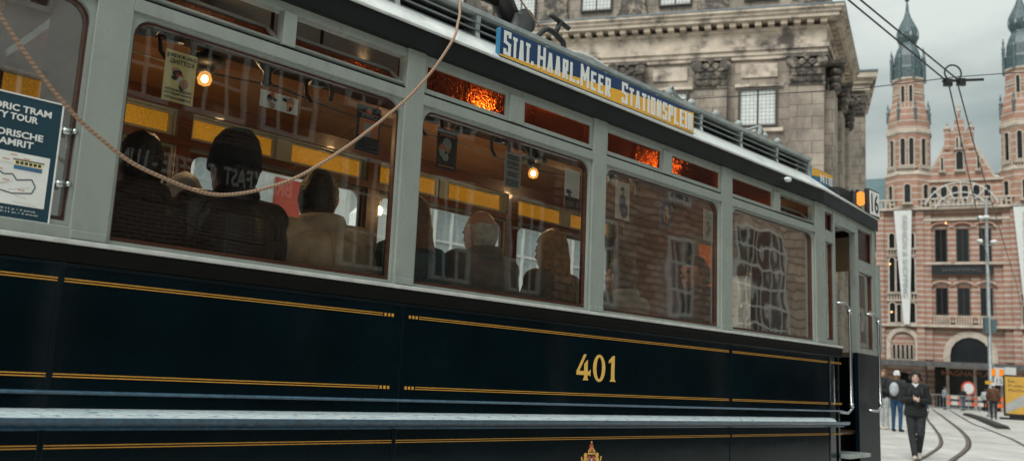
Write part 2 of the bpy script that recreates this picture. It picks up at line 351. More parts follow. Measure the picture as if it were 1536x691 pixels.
def side(near):
    """one long side of the body: everything in it is mirrored across the car for the far side"""
    Y=(lambda a:a) if near else (lambda a:W-a)
    sh=0 if near else FAR_SHIFT
    POSTS=POSTS0[:2]+[(a+sh,c+sh) for a,c in POSTS0[2:-1]]+[(POSTS0[-1][0]+sh,7.40)]
    BAYS=[(a if a<1 else a+sh,c+sh) for a,c in BAYS0]; MULL=[q and (q[0]+sh,q[1]+sh) for q in MULL0]
    def bx(mb,u0,u1,a,b,z0,z1): mb.box(u0,u1,min(Y(a),Y(b)),max(Y(a),Y(b)),z0,z1)
    # body panel
    b=MB(); bx(b,U0,7.45,0,.04,.42,1.672); b.build('body_panel',NAVY,tram,bevel=.004)
    b=MB()
    for u in (1.19,2.785,5.862,7.452):
        bx(b,u-.012,u+.012,-.004,0,.42,1.66)
    bx(b,U0,7.70,-.006,0.,1.597,1.608)
    b.build('panel_joint',NAVY,tram,bevel=.002)
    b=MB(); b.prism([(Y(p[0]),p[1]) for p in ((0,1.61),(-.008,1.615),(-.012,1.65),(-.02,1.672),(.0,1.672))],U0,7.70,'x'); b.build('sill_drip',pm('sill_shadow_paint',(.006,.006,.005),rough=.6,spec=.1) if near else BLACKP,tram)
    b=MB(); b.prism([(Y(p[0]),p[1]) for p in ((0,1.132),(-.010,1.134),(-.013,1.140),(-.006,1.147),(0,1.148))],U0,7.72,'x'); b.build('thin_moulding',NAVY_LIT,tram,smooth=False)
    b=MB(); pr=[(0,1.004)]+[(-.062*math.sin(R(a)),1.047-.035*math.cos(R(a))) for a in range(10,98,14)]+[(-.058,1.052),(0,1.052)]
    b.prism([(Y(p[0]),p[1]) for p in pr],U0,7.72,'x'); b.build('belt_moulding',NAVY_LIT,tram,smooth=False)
    b=MB(); b.prism([(Y(p[0]),p[1]) for p in ((0,1.0525),(-.057,1.0525),(-.052,1.062),(-.041,1.071),(-.022,1.079),(0,1.083))],U0,7.46,'x'); b.build('belt_highlight',BELT_GLINT if near else NAVY,tram,smooth=False)  # near strip carries the painted highlight, the far one stays navy
    if near:
        # gilded double lines, broken with three dots at the panel joints
        b=MB()
        def dbl(u0,u1,z):
            b.box(u0,u1,-.0025,0,z-.0068,z-.0030); b.box(u0,u1,-.0025,0,z+.0030,z+.0068)
        def dots(u,s,z):
            for k in range(3): b.box(u+s*k*.022-.006,u+s*k*.022+.006,-.0025,0,z-.0075,z+.0075)
        for z in (1.547,1.201):
            dbl(U0+.05,2.672,z); dots(2.688,1,z); dots(2.884,-1,z); dbl(2.90,5.835,z); dbl(5.885,7.43,z)
        dbl(7.48,7.69,1.547); dbl(7.48,7.69,1.201)
        dbl(U0+.05,7.43,.947); dbl(7.48,7.69,.947); dbl(U0+.05,7.43,.62)
        b.build('pinstripe',GOLD,tram)
    # cream window band
    b=MB()
    for p in POSTS: bx(b,p[0],p[1],0,.07,ZS,ZF)
    prev=None
    for i,(a,c) in enumerate(BAYS):
        bx(b,a,c,.0,.07,ZH,2.698)
        bx(b,a,c,.012,.07,ZT1,ZF)
        if MULL[i]: bx(b,MULL[i][0],MULL[i][1],.0,.06,2.712,ZT1)
        else: bx(b,a,c,0,.07,2.698,ZT1)
    bx(b,U0,1.337+sh,0.002,.06,ZS,1.745)
    for p in POSTS[2:]: bx(b,p[0]+.004,p[1]-.004,-.006,.0,1.703,1.735)      # post feet
    b.build('window_band',CREAM,tram,bevel=.004)
    b=MB(); bx(b,U0,7.70,-.022,.03,1.678,1.697); b.build('sill',WHITE_TRIM,tram,bevel=.004)
    b=MB(); bx(b,U0,7.42,.012,.05,2.699,2.711); b.build('shadow_gap',BLACKP,tram)
    # windows
    for i,(a,c) in enumerate(BAYS):
        gm=[GLASS_DIRTY,GLASS,GLASS,GLASS_MID,GLASS_OLD][i] if near else GLASS
        f=MB()
        z0=1.697 if i else 1.745
        f.mi=0; f.rring((a,c,z0,ZH),(a+.014,c-.014,z0+.02,ZH-.014),Y(.014),Y(.05),ri=(.004,.004,.08,.08))
        f.mi=1; f.rring((a+.006,c-.006,z0+.01,ZH-.008),(a+.026,c-.026,z0+.038,ZH-.024),Y(.034),Y(.060),ri=(.010,.010,.075,.075))
        fo=f.build('window',[CREAM,SASHWOOD],tram)
        p=MB(); p.poly([(a+.02,Y(.05),z0+.02),(c-.02,Y(.05),z0+.02),(c-.02,Y(.05),ZH-.02),(a+.02,Y(.05),ZH-.02)]); p.build('pane',gm,fo)
        if i:
            for k,(p0,p1) in enumerate(((a,MULL[i][0]),(MULL[i][1],c))):
                openl = near and (i==1 or (i==4 and k==1))
                f=MB(); f.rring((p0,p1,2.714,ZT1),(p0+.022,p1-.022,2.738,ZT1-.012),Y(.014),Y(.04))
                q=MB(); q.box(p0+.018,p1-.018,min(Y(.025),Y(.031)),max(Y(.025),Y(.031)),2.73,ZT1-.01)
                if openl:
                    Mh=Matrix.Translation((0,.03,2.716))@Matrix.Rotation(-R(48),4,'X')@Matrix.Translation((0,-.03,-2.716))
                    for mm in (f,q): bmesh.ops.transform(mm.bm,matrix=Mh,verts=mm.bm.verts)
                fo=f.build('transom_window',CREAM,tram,label='small upper window tilted open' if openl else None); q.build('pane',AMBER_SHADED if near else AMBER,fo)
side(True); side(False)
# corner bay and tapered platform at the far end of the near side, and its mirror
def taper(u): return max(0,(u-7.40)*.114)
for near in (True,False):
    Y=(lambda a:a) if near else (lambda a:W-a)
    def tb(mb,u0,u1,a,b,z0,z1):
        p=[(u0,Y(taper(u0)+a)),(u1,Y(taper(u1)+a)),(u1,Y(taper(u1)+b)),(u0,Y(taper(u0)+b))]
        mb.prism(p,z0,z1,'z')
    b=MB(); tb(b,7.45,7.70,0,.04,.42,1.672); b.build('platform_panel',NAVY,tram,bevel=.003)
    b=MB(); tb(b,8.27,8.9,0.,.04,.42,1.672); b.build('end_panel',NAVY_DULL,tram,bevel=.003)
    b=MB(); tb(b,7.47,7.50,-.004,0,1.16,1.6); tb(b,7.66,7.70,-.012,0,.42,1.672); b.build('panel_joint',NAVY,tram)
    b=MB()
    tb(b,7.40,7.44,0,.06,ZS,ZF); tb(b,7.655,7.70,0,.06,ZS,ZF); tb(b,7.44,7.655,0.004,.06,2.60,2.70); tb(b,7.44,7.655,.004,.06,2.87,ZF); tb(b,7.44,7.655,.004,.05,ZS,1.74)
    tb(b,8.27,8.36,0,.06,1.672,ZF); tb(b,8.80,8.9,0,.06,1.672,ZF); tb(b,8.36,8.80,.004,.06,1.672,1.72); tb(b,8.36,8.80,.004,.06,2.45,2.56); tb(b,8.36,8.80,.004,.06,2.87,ZF); tb(b,7.70,8.27,.0,.06,2.80,ZF)
    b.build('platform_frame',CREAM,tram,bevel=.003)
    for (a,c,z0,z1,gm) in ((7.44,7.655,1.74,2.60,GLASS_OLD),(7.44,7.655,2.70,2.87,AMBER_SHADED),(8.36,8.80,1.72,2.45,GLASS_MID),(8.36,8.80,2.56,2.87,AMBER_SHADED)):
        f=MB()
        for q in ((a,a+.014,z0,z1),(c-.014,c,z0,z1),(a+.014,c-.014,z0,z0+.014),(a+.014,c-.014,z1-.014,z1)): tb(f,q[0],q[1],.02,.045,q[2],q[3])
        fo=f.build('platform_window',MAHOG,tram)
        p=MB(); (tb(p,a+.01,c-.01,.031,.037,z0+.01,z1-.01) if gm is AMBER_SHADED else p.poly([(a+.01,Y(taper(a)+.035),z0+.01),(c-.01,Y(taper(c)+.035),z0+.01),(c-.01,Y(taper(c)+.035),z1-.01),(a+.01,Y(taper(a)+.035),z1-.01)])); p.build('pane',gm,fo)
    for (u,z0,z1) in ((7.76,1.128,2.07),(8.62,1.149,2.045)):
        y0=taper(u); b=MB()
        b.tube([(u-.05,Y(y0),z1+.01),(u+.03,Y(y0-.05),z1+.012),(u+.075,Y(y0-.065),z1-.03),(u+.075,Y(y0-.065),z0+.03),(u+.03,Y(y0-.05),z0-.005),(u-.05,Y(y0),z0)],.013,8)
        b.lathe([(.022,-.02),(.022,.02)],(u+.075,Y(y0-.065),z1-.06),8); b.lathe([(.022,-.02),(.022,.02)],(u+.075,Y(y0-.065),z0+.06),8)
        b.build('grab_handle',CHROME,tram,smooth=True)
    b=MB(); tb(b,7.70,8.27,-.10,.5,.74,.775); b.build('step',GREYP,tram,bevel=.004)
    b=MB(); tb(b,7.70,8.27,.34,.42,.42,.74); b.build('step_riser',NAVY,tram)
b=MB(); b.box(7.46,7.475,-.004,-.001,1.215,1.535); b.build('platform_trim',NAVY_LIT,tram)
# fascia, gutter (follow the taper), rounded ends
def edge(a,ends=True):
    pts=[(U0,a),(7.34,a)]+[(7.34+.39*k,a+taper(7.34+.39*k)) for k in range(1,5)]+[(9.08,.34+a),(9.2,.62),(9.25,1.025)]
    full=pts+[(u,W-w) for u,w in pts[-2::-1]]
    rear=[(-.62,W-.14),(-.85,W-.45),(-.9,1.025),(-.85,.45),(-.62,.14)]
    return full+rear
b=MB(); o_=edge(-.035); i_=edge(.02)
b.strip([[(p[0],p[1],2.915) for p in o_],[(p[0],p[1],3.024) for p in o_],[(p[0],p[1],3.024) for p in i_],[(p[0],p[1],2.915) for p in i_],[(p[0],p[1],2.915) for p in o_]],True)
b.build('roof_fascia',BLACKP,tram)
b=MB(); o_=edge(-.045); i_=edge(-.02)
b.strip([[(p[0],p[1],3.022) for p in o_],[(p[0],p[1],3.034) for p in o_],[(p[0],p[1],3.034) for p in i_],[(p[0],p[1],3.022) for p in i_],[(p[0],p[1],3.022) for p in o_]],True)
b.build('gutter',WHITE_TRIM,tram)
# lower roof: cove rising to the clerestory, domed at both ends
def ring(t):   # t 0..1 from gutter to clerestory foot
    e=edge(-.03); cx=4.1; out=[]
    for (u,w) in e:
        uu=min(max(u,-.2),7.6); q=Vector((u-uu,w-1.025)); inw=.28*t**1.25
        if -.2<u<7.5: nw=w+inw*(1 if w<1.025 else -1); nu=u
        else:
            L=q.length; f=max(0,(L-inw*3.6))/L; nu=uu+q.x*f; nw=1.025+q.y*(1-.25*t if abs(q.y)>.1 else 1)
        out.append((nu,nw,3.03+.195*math.sin(t*math.pi/2)**1.2))
    return out
b=MB(); b.strip([ring(t) for t in (0,.12,.25,.4,.55,.7,.85,1)],True)
top=ring(1); b.face([b.v((p[0],p[1],3.225)) for p in top])
b.build('roof',ROOFP,tram,smooth=True)
# clerestory
b=MB(); b.box(-.25,7.62,.36,W-.36,3.18,3.392); b.build('clerestory_wall',DKMETAL,tram)
b=MB(); b.prism([(.27,3.392),(.24,3.40),(.24,3.428),(.30,3.44),(.7,3.47),(W-.7,3.47),(W-.30,3.44),(W-.24,3.428),(W-.24,3.40),(W-.27,3.392)],-.35,7.70,'x'); b.build('clerestory_roof',GREYP,tram)
for near in (True,False):
    Y=(lambda a:a) if near else (lambda a:W-a)
    b=MB()
    for z in (3.25,3.295,3.34):
        b.prism([(Y(.25),z),(Y(.335),z+.025),(Y(.335),z+.035),(Y(.25),z+.012)],-.25,7.62,'x')
    b.build('louvre',pm('louvre_grey',(.15,.165,.165),rough=.4,var=.3,scale=9) if near else bpy.data.materials['louvre_grey'],tram)
    u=-.2
    while u<7.7:
        b=MB(); b.prism([(Y(.235),3.20),(Y(.36),3.21),(Y(.36),3.392),(Y(.245),3.392),(Y(.255),3.30)],u-.016,u+.016,'x'); u+=.605; b.build('roof_bracket',GREYP,tram)
# far ends: dash panels and end walls
for s_,e_ in ((1,[(8.9,.17),(9.1,.5),(9.17,1.025),(9.1,W-.5),(8.9,W-.17)]),(-1,[(-.30,.0),(-.6,.2),(-.8,.6),(-.8,W-.6),(-.6,W-.2),(-.3,W)])):
    b=MB(); b.strip([[(p[0],p[1],z) for p in e_] for z in (.42,1.672)]); b.build('end_dash',NAVY,tram)
    b=MB(); b.strip([[(p[0],p[1],z) for p in e_] for z in (2.56,2.92)]); b.strip([[(p[0],p[1],z) for p in e_] for z in (1.672,1.72)])
    for p in e_: b.box(p[0]-.03,p[0]+.03,p[1]-.03,p[1]+.03,1.70,2.57)
    b.build('end_frame',CREAM,tram)
    p_=MB(); p_.strip([[(p[0],p[1],z) for p in e_] for z in (1.72,2.56)]); p_.build('end_glass',GLASS,tram)
b=MB(); b.box(7.68,8.30,W-.16,W-.12,.95,2.9); b.build('closed_door',MAHOG,tram)
# running gear so that it stands on its wheels
b=MB(); b.box(-.2,8.7,.30,W-.30,.55,.93); b.build('underframe',DKMETAL,tram)
for u in (1.6,3.0,5.4,6.8):
    for w in (.30,W-.30):
        b=MB(); b.lathe([(.08,-.06),(.38,-.06),(.38,.03),(.42,.04),(.42,.07),(.1,.07)],(u,w,.42),20,axis='y'); b.build('wheel',DKMETAL,tram)
# interior
b=MB(); b.prism([(-.2,.05),(7.4,.05),(8.85,.24),(8.85,W-.24),(7.4,W-.05),(-.2,W-.05)],.93,.95,'z'); b.build('floor',pm('floor_wood',(.08,.05,.03),rough=.6),tram)
b=MB(); b.prism([(.06,2.99),(.42,3.12),(.44,3.36),(W-.44,3.36),(W-.42,3.12),(W-.06,2.99),(W-.06,3.0),(W-.41,3.14),(W-.43,3.37),(.43,3.37),(.41,3.14),(.06,3.0)],-.3,7.6,'x'); b.build('ceiling',CEIL,tram)
b=MB(); b.prism([(7.6,.05),(8.9,.2),(9.15,1.025),(8.9,W-.2),(7.6,W-.05)],2.97,2.99,'z'); b.build('platform_ceiling',MAHOG,tram)
b=MB()
for Y,sh in (((lambda a:a),0),((lambda a:W-a),FAR_SHIFT)):
    for (a,c,z0,z1) in ((.07,.10,.95,1.70),(.07,.085,2.885,2.99),(.06,.11,2.652,2.705)):
        b.box(-.2,7.4,min(Y(a),Y(c)),max(Y(a),Y(c)),z0,z1)
    for p in POSTS0[2:]: b.box(p[0]+.01+sh,p[1]-.01+sh,min(Y(.072),Y(.10)),max(Y(.072),Y(.10)),1.70,2.885)
b.build('interior_panelling',MAHOG,tram,bevel=.004)
for u in (1.25,7.33):
    b=MB(); b.box(u-.02,u+.02,.10,.66,.95,2.99); b.box(u-.02,u+.02,W-.66,W-.10,.95,2.99); b.box(u-.02,u+.02,.66,W-.66,2.75,3.3); b.build('bulkhead',MAHOG,tram,bevel=.004)
for Y in ((lambda a:a),(lambda a:W-a)):
    b=MB(); b.box(1.32,7.28,min(Y(.10),Y(.56)),max(Y(.10),Y(.56)),1.33,1.40); b.box(1.32,7.28,min(Y(.10),Y(.16)),max(Y(.10),Y(.16)),1.40,1.66); b.box(1.32,7.28,min(Y(.2),Y(.5)),max(Y(.2),Y(.5)),.95,1.33)
    b.build('bench',SEAT,tram,bevel=.015)
STR=pm('strap_leather',(.03,.018,.012),rough=.6)
# dark fittings under the roof edge: bell gongs, cable clips, unlit lamp holders
for u,kind in ((1.47,0),(1.62,1),(2.08,2),(2.36,1),(3.10,1),(3.36,0),(3.64,1),(3.92,2),(4.62,1),(5.02,2),(5.5,1)):
    b=MB(); y=.24
    b.tube([(u,y,3.02),(u,y,2.74)],.010,6)
    if kind==0: b.lathe([(.02,.05),(.06,.03),(.075,-.01),(.06,-.03),(.02,-.02)],(u,y,2.69),14)
    elif kind==1: b.box(u-.035,u+.035,y-.03,y+.03,2.66,2.74); b.tube([(u-.03,y,2.70),(u-.07,y,2.66),(u-.06,y,2.60),(u-.03,y,2.57)],.010,6); b.tube([(u+.03,y,2.70),(u+.07,y,2.69),(u+.085,y,2.64),(u+.08,y,2.60)],.012,6)
    else: b.lathe([(.015,.06),(.05,.04),(.065,.0),(.04,-.03),(.02,-.05),(.02,-.09),(.028,-.11),(.004,-.12)],(u,y,2.70),12)
    b.build('roof_fitting',DKMETAL,tram,smooth=True)
b=MB()
for w in (.72,1.4):
    pts=[(1.3+.25*k, w, 3.02-.05*math.sin((k%6)/6*math.pi)) for k in range(25)]; b.tube(pts,.006,5)
b.build('bell_cord',DKMETAL,tram)
def ceiling_lamp(u,w,z,drop,power):
    b=MB(); b.lathe([(.035,3.36-z),(.04,3.30-z),(.02,3.26-z),(.018,.16),(.05,.13),(.10,.11),(.105,.085),(.06,.07),(.045,.05),(.04,.03)] if drop else [(.12,.06),(.13,.045),(.07,.03),(.05,.02)],(u,w,z),16)
    o=b.build('ceiling_lamp',DKMETAL,tram,smooth=True)
    b=MB(); b.lathe([(.014,.045),(.030,.022),(.040,-.005),(.032,-.035),(.004,-.047)],(u,w,z),16); b.mi=1; b.ell((u,w,z-.006),(.019,.019,.022),10,8); b.build('bulb',[GLOBE,BULB],o,smooth=True)
    l=bpy.data.lights.new('lamp_light','POINT'); l.energy=power; l.color=(1,.62,.28); l.shadow_soft_size=.04
    lo=bpy.data.objects.new('lamp_light',l); COL.objects.link(lo); lo.parent=o; lo.location=(u,w,z-.09)
for u in (2.156,4.80): ceiling_lamp(u,1.05,2.819,True,9.)
ceiling_lamp(8.15,1.05,2.82,True,1.5)
ceiling_lamp(.3,1.05,2.82,True,3.)
for u,z in ((3.18,3.29),(4.20,3.235),(6.35,3.235)): ceiling_lamp(u,1.05,z,False,4.)
# white enamel lamp on the fascia, roof gear
b=MB(); b.ell((6.66,-.05,2.985),(.045,.03,.02)); b.build('marker_lamp',pm('milk_glass',(.75,.8,.8),rough=.2),tram,smooth=True)
# route board: blue over yellow, split by a rising diagonal
rb=MB(); rb.mi=1; rb.box(3.469,5.507,.1,.135,3.122,3.302); ro=rb.build('route_board',[YELS,BLUEL],tram,bevel=.002)
b=MB(); b.prism([(3.472,3.135),(3.472,3.299),(5.504,3.299),(5.504,3.288)],.097,.0995,'y'); b.build('blue_field',BLUES,ro)
b=MB(); b.prism([(3.472,3.1345),(3.472,3.125),(5.504,3.125),(5.504,3.2875)],.097,.0995,'y'); b.build('yellow_field',YELS,ro)
STROKES={'S':[((1,.86),(1,1),(0,1),(0,.55),(1,.45),(1,0),(0,0),(0,.14))],'T':[((0,1),(1,1)),((.5,1),(.5,0))],'A':[((0,0),(.38,1),(.62,1),(1,0)),((.17,.33),(.83,.33))],
 'H':[((0,0),(0,1)),((1,0),(1,1)),((0,.5),(1,.5))],'R':[((0,0),(0,1),(1,1),(1,.52),(0,.52)),((.45,.52),(1,0))],'L':[((0,1),(0,0),(1,0))],'M':[((0,0),(0,1),(.5,.35),(1,1),(1,0))],
 'E':[((1,1),(0,1),(0,0),(1,0)),((0,.52),(.8,.52))],'I':[((.5,0),(.5,1))],'O':[((0,0),(0,1),(1,1),(1,0),(0,0))],'N':[((0,0),(0,1),(1,0),(1,1))],'P':[((0,0),(0,1),(1,1),(1,.48),(0,.48))],'.':[((.5,.0),(.5,.06))]}
def sign_text(mb,body,u0,u1,z0,z1,y,th,first=1.0):
    wid={'I':.25,'.':.25,'M':1.25,' ':.5}; ws=[wid.get(c,1) for c in body]; gap=.42; tot=sum(ws)+gap*(len(body)-1); sc=(u1-u0)/tot; x=u0; k=0
    for c,w_ in zip(body,ws):
        for pl in STROKES.get(c,[]):
            for a,b2 in zip(pl[:-1],pl[1:]):
                ww=w_*sc-th; A=Vector((x+th/2+a[0]*ww, z0+th/2+a[1]*(z1-z0-th))); B=Vector((x+th/2+b2[0]*ww, z0+th/2+b2[1]*(z1-z0-th)))
                if c in 'I.': A.x=B.x=x+w_*sc/2
                t=(B-A).normalized(); nn=Vector((-t.y,t.x))*th/2; A=A-t*th*.45; B=B+t*th*.45; yy=y-.0012-.00012*k; k+=1
                mb.hexa([(A.x-nn.x,yy,A.y-nn.y),(B.x-nn.x,yy,B.y-nn.y),(B.x-nn.x,y,B.y-nn.y),(A.x-nn.x,y,A.y-nn.y),(A.x+nn.x,yy,A.y+nn.y),(B.x+nn.x,yy,B.y+nn.y),(B.x+nn.x,y,B.y+nn.y),(A.x+nn.x,y,A.y+nn.y)])
        x+=(w_+gap)*sc
b=MB()
def word(s_,u0,u1,small=.0):
    sign_text(b,s_,u0,u1,3.141,3.270,.0965,.0205)
sign_text(b,'S',3.497,3.557,3.139,3.289,.0965,.022); word('TAT.',3.572,3.750); sign_text(b,'H',3.790,3.862,3.139,3.289,.0965,.022); word('AARL.',3.880,4.178); sign_text(b,'M',4.198,4.282,3.139,3.289,.0965,.022); word('EER',4.302,4.505)
sign_text(b,'S',4.630,4.695,3.139,3.289,.0965,.022); word('TATIONSPLEIN',4.712,5.480)
b.build('lettering',INKW,ro)
b=MB()
for u in (3.66,4.48,5.30): b.box(u-.02,u+.02,.102,.16,3.08,3.122)
b.build('board_bracket',DKMETAL,ro)
ro.matrix_local=Matrix(((.971,0,0,.0046),(0,1,0,-.10),(0,0,.961,.0678),(0,0,0,1)))
# trolley base with springs, hook, pipe, insulators on the roof
b=MB()
b.box(3.70,4.62,.72,1.32,3.48,3.56); b.box(4.30,4.46,.80,.98,3.55,3.86)
b.tube([(3.80,.9,3.70),(4.40,.9,3.74)],.05,10)
for k in range(11): b.lathe([(.05,-.012),(.085,0),(.05,.012)],(3.84+k*.045,.9,3.70),12,axis='x')
b.tube([(4.38,.9,3.80),(4.25,.9,3.95),(4.05,.92,4.35)],[.075,.085,.06],10); b.tube([(3.55,.86,3.80),(3.8,.88,3.9),(4.2,.9,3.93)],.035,8); b.lathe([(.03,-.05),(.06,-.02),(.06,.02),(.03,.05)],(3.72,.88,3.80),10)
b.lathe([(.09,-.05),(.09,.05)],(4.42,.86,3.84),14,axis='y')
b.tube([(4.05,.92,4.35),(2.2,1.0,5.2),(-.5,1.02,5.9)],[.045,.03,.02],8)
b.build('trolley_base',DKMETAL,tram,smooth=True)
b=MB(); b.tube(smoothpts([(4.16,.5,3.46),(4.20,.5,3.56),(4.28,.5,3.645),(4.36,.5,3.655),(4.43,.5,3.63),(4.475,.5,3.60),(4.48,.5,3.46)],4),.020,8); b.tube([(4.385,.5,3.645),(4.43,.5,3.745)],.018,8); b.tube([(4.335,.5,3.772),(4.43,.5,3.752),(4.525,.5,3.732)],.018,8)
b.build('rope_cleat',DKMETAL,tram,smooth=True)
b=MB(); b.tube(smoothpts([(4.58,.6,3.47),(4.63,.6,3.59),(4.75,.6,3.635),(4.92,.6,3.64),(5.05,.6,3.61),(5.12,.6,3.47)],4),.022,8); b.build('roof_conduit',WHITE_TRIM,tram,smooth=True)
for u in (5.757,6.08,6.46,6.83,7.28,7.53):
    b=MB(); b.lathe([(.012,-.12),(.012,0),(.03,.01),(.036,.035),(.02,.06),(.004,.068)],(u,.5,3.56),10); b.build('roof_insulator',GREYP,tram,smooth=True)
b=MB()
b.tube([(5.757,.5,3.60),(5.80,.5,3.66),(5.84,.5,3.60),(6.0,.5,3.56)],.014,6); b.tube([(6.95,.5,3.56),(7.12,.5,3.63),(7.22,.5,3.66),(7.30,.5,3.57)],.014,6); b.box(7.16,7.21,.48,.52,3.5,3.66)
b.build('roof_cable',GREYP,tram,smooth=True)
# blue and yellow end plate, destination box, lamp, line number
b=MB(); b.box(8.22,8.69,.5,.53,3.16,3.53); ep=b.build('end_plate',BLUEL,tram); ep.location=(.0,0,-.035)
b=MB(); b.prism([(8.225,3.44),(8.225,3.525),(8.685,3.525),(8.685,3.49)],.497,.4995,'y'); b.build('yellow_field',YELS,ep)
b=MB(); sign_text(b,'NIS',8.40,8.665,3.405,3.49,.4955,.024); sign_text(b,'MA',8.44,8.665,3.22,3.36,.4955,.026); b.build('lettering',INKW,ep)
b=MB(); b.box(8.52,8.98,.36,1.3,3.05,3.34); b.build('destination_box',DKMETAL,tram,bevel=.01)
b=MB(); b.tube([(8.93,.26,2.99),(8.93,.26,3.08)],.03,8); b.lathe([(.04,.20),(.045,.18),(.04,.02),(.03,0)],(8.93,.29,3.06),10); lm=b.build('roof_lamp',DKMETAL,tram); lm.location=(-.20,0,.065)
b=MB(); b.lathe([(.02,.175),(.04,.16),(.04,.05),(.02,.035)],(8.93,.235,3.06),12); b.build('lens',emis('amber_lens',(1,.36,.06),1.3),lm,smooth=True)
b=MB(); b.box(8.96,9.22,.2,.25,3.0,3.285); nb=b.build('number_box',DKMETAL,tram,bevel=.006); nb.location=(-.11,0,.075)
b=MB(); b.box(8.978,9.202,.194,.1985,3.02,3.265); b.build('number_plate',pm('enamel_white',(.86,.87,.84),rough=.3,var=.06),nb)
text('lettering','16',INK,(9.005,9.175,3.045,3.24),.193,nb,bold=.01)
# 401 and the city arms on the panel
def ribbon(mb,pts,w,y,th=.002):
    for (a,b2),(w0,w1) in zip(zip(pts[:-1],pts[1:]),zip(w[:-1],w[1:])):
        A=Vector(a);B=Vector(b2);t=(B-A).normalized();nn=Vector((-t.y,t.x))
        mb.hexa([(A.x-nn.x*w0/2,y-th,A.y-nn.y*w0/2),(B.x-nn.x*w1/2,y-th,B.y-nn.y*w1/2),(B.x-nn.x*w1/2,y,B.y-nn.y*w1/2),(A.x-nn.x*w0/2,y,A.y-nn.y*w0/2),
                 (A.x+nn.x*w0/2,y-th,A.y+nn.y*w0/2),(B.x+nn.x*w1/2,y-th,B.y+nn.y*w1/2),(B.x+nn.x*w1/2,y,B.y+nn.y*w1/2),(A.x+nn.x*w0/2,y,A.y+nn.y*w0/2)])
b=MB(); x=4.128; z=1.283
b.prism([(x+.066,z+.155),(x+.088,z+.155),(x+.024,z+.056),(x+.0,z+.046),(x,z+.052)],-.002,0)          # 4: diagonal
b.prism([(x,z+.032),(x,z+.056),(x+.118,z+.056),(x+.128,z+.066),(x+.128,z+.026),(x+.118,z+.032)],-.0024,0)
b.prism([(x+.070,z+.098),(x+.100,z+.122),(x+.100,z+.016),(x+.110,z+.002),(x+.060,z+.002),(x+.070,z+.016)],-.0028,0)
cx0=x+.212; cz=z+.078; A=[];B_=[]
for k in range(28):
    a=2*math.pi*k/28; A.append((cx0+.058*math.cos(a),cz+.082*math.sin(a))); B_.append((cx0+.028*math.cos(a),cz+.066*math.sin(a)))
b.strip([[(p[0],0,p[1]) for p in A],[(p[0],-.0022,p[1]) for p in A],[(p[0],-.0022,p[1]) for p in B_],[(p[0],0,p[1]) for p in B_]],True)
x+=.300
b.prism([(x+.030,z+.016),(x+.018,z+.002),(x+.078,z+.002),(x+.062,z+.016),(x+.062,z+.160),(x+.046,z+.160),(x+.006,z+.128),(x+.006,z+.112),(x+.030,z+.122)],-.0022,0)
b.build('fleet_number',GOLDN,tram)
b=MB(); cu,cz=4.285,.79
b.mi=1; b.prism([(cu-.030,cz-.05),(cu-.034,cz+.055),(cu+.034,cz+.055),(cu+.030,cz-.05),(cu,cz-.09)],-.003,0)      # shield
b.mi=3; b.prism([(cu-.011,cz-.08),(cu-.011,cz+.053),(cu+.011,cz+.053),(cu+.011,cz-.08)],-.0036,-.001)
b.mi=2
for zz in (cz+.030,cz-.006,cz-.042):
    ribbon(b,[(cu-.009,zz-.011),(cu+.009,zz+.011)],[.005,.005],-.0037,.001); ribbon(b,[(cu-.009,zz+.011),(cu+.009,zz-.011)],[.005,.005],-.0037,.0013)
b.mi=1; b.ell((cu,-.001,cz+.105),(.020,.004,.024),10,7); b.ell((cu,-.001,cz+.088),(.030,.004,.014),10,7)
b.mi=0
for k in range(5): b.ell((cu-.028+.014*k,-.004,cz+.078+.012*(2-abs(k-2))),(.0055,.003,.012),6,5)
b.box(cu-.033,cu+.033,-.004,0,cz+.062,cz+.072); b.ell((cu,-.002,cz+.133),(.007,.004,.008),8,6)
for s_ in (-1,1):   # supporters: rearing lions
    P=lambda a,c:(cu+s_*a,cz+c)
    ribbon(b,[P(.058,-.08),P(.066,-.03),P(.060,.02),P(.056,.045)],[.020,.026,.026,.018],-.0005,.003); b.ell((cu+s_*.054,-.002,cz+.058),(.016,.004,.015),8,6)
    ribbon(b,[P(.056,.03),P(.040,.042),P(.034,.03)],[.012,.010,.008],-.001,.0032); ribbon(b,[P(.058,.0),P(.040,.006)],[.012,.008],-.001,.0034)
    ribbon(b,[P(.070,-.05),P(.088,-.02),P(.084,.02),P(.092,.05)],[.008,.007,.007,.010],-.001,.003)
b.build('city_arms',[GOLDN,REDI,INKW,INK],tram)

# ------------------------------------------------------------------ things carried by the tram
def onT(o): o.matrix_world=TM; return o
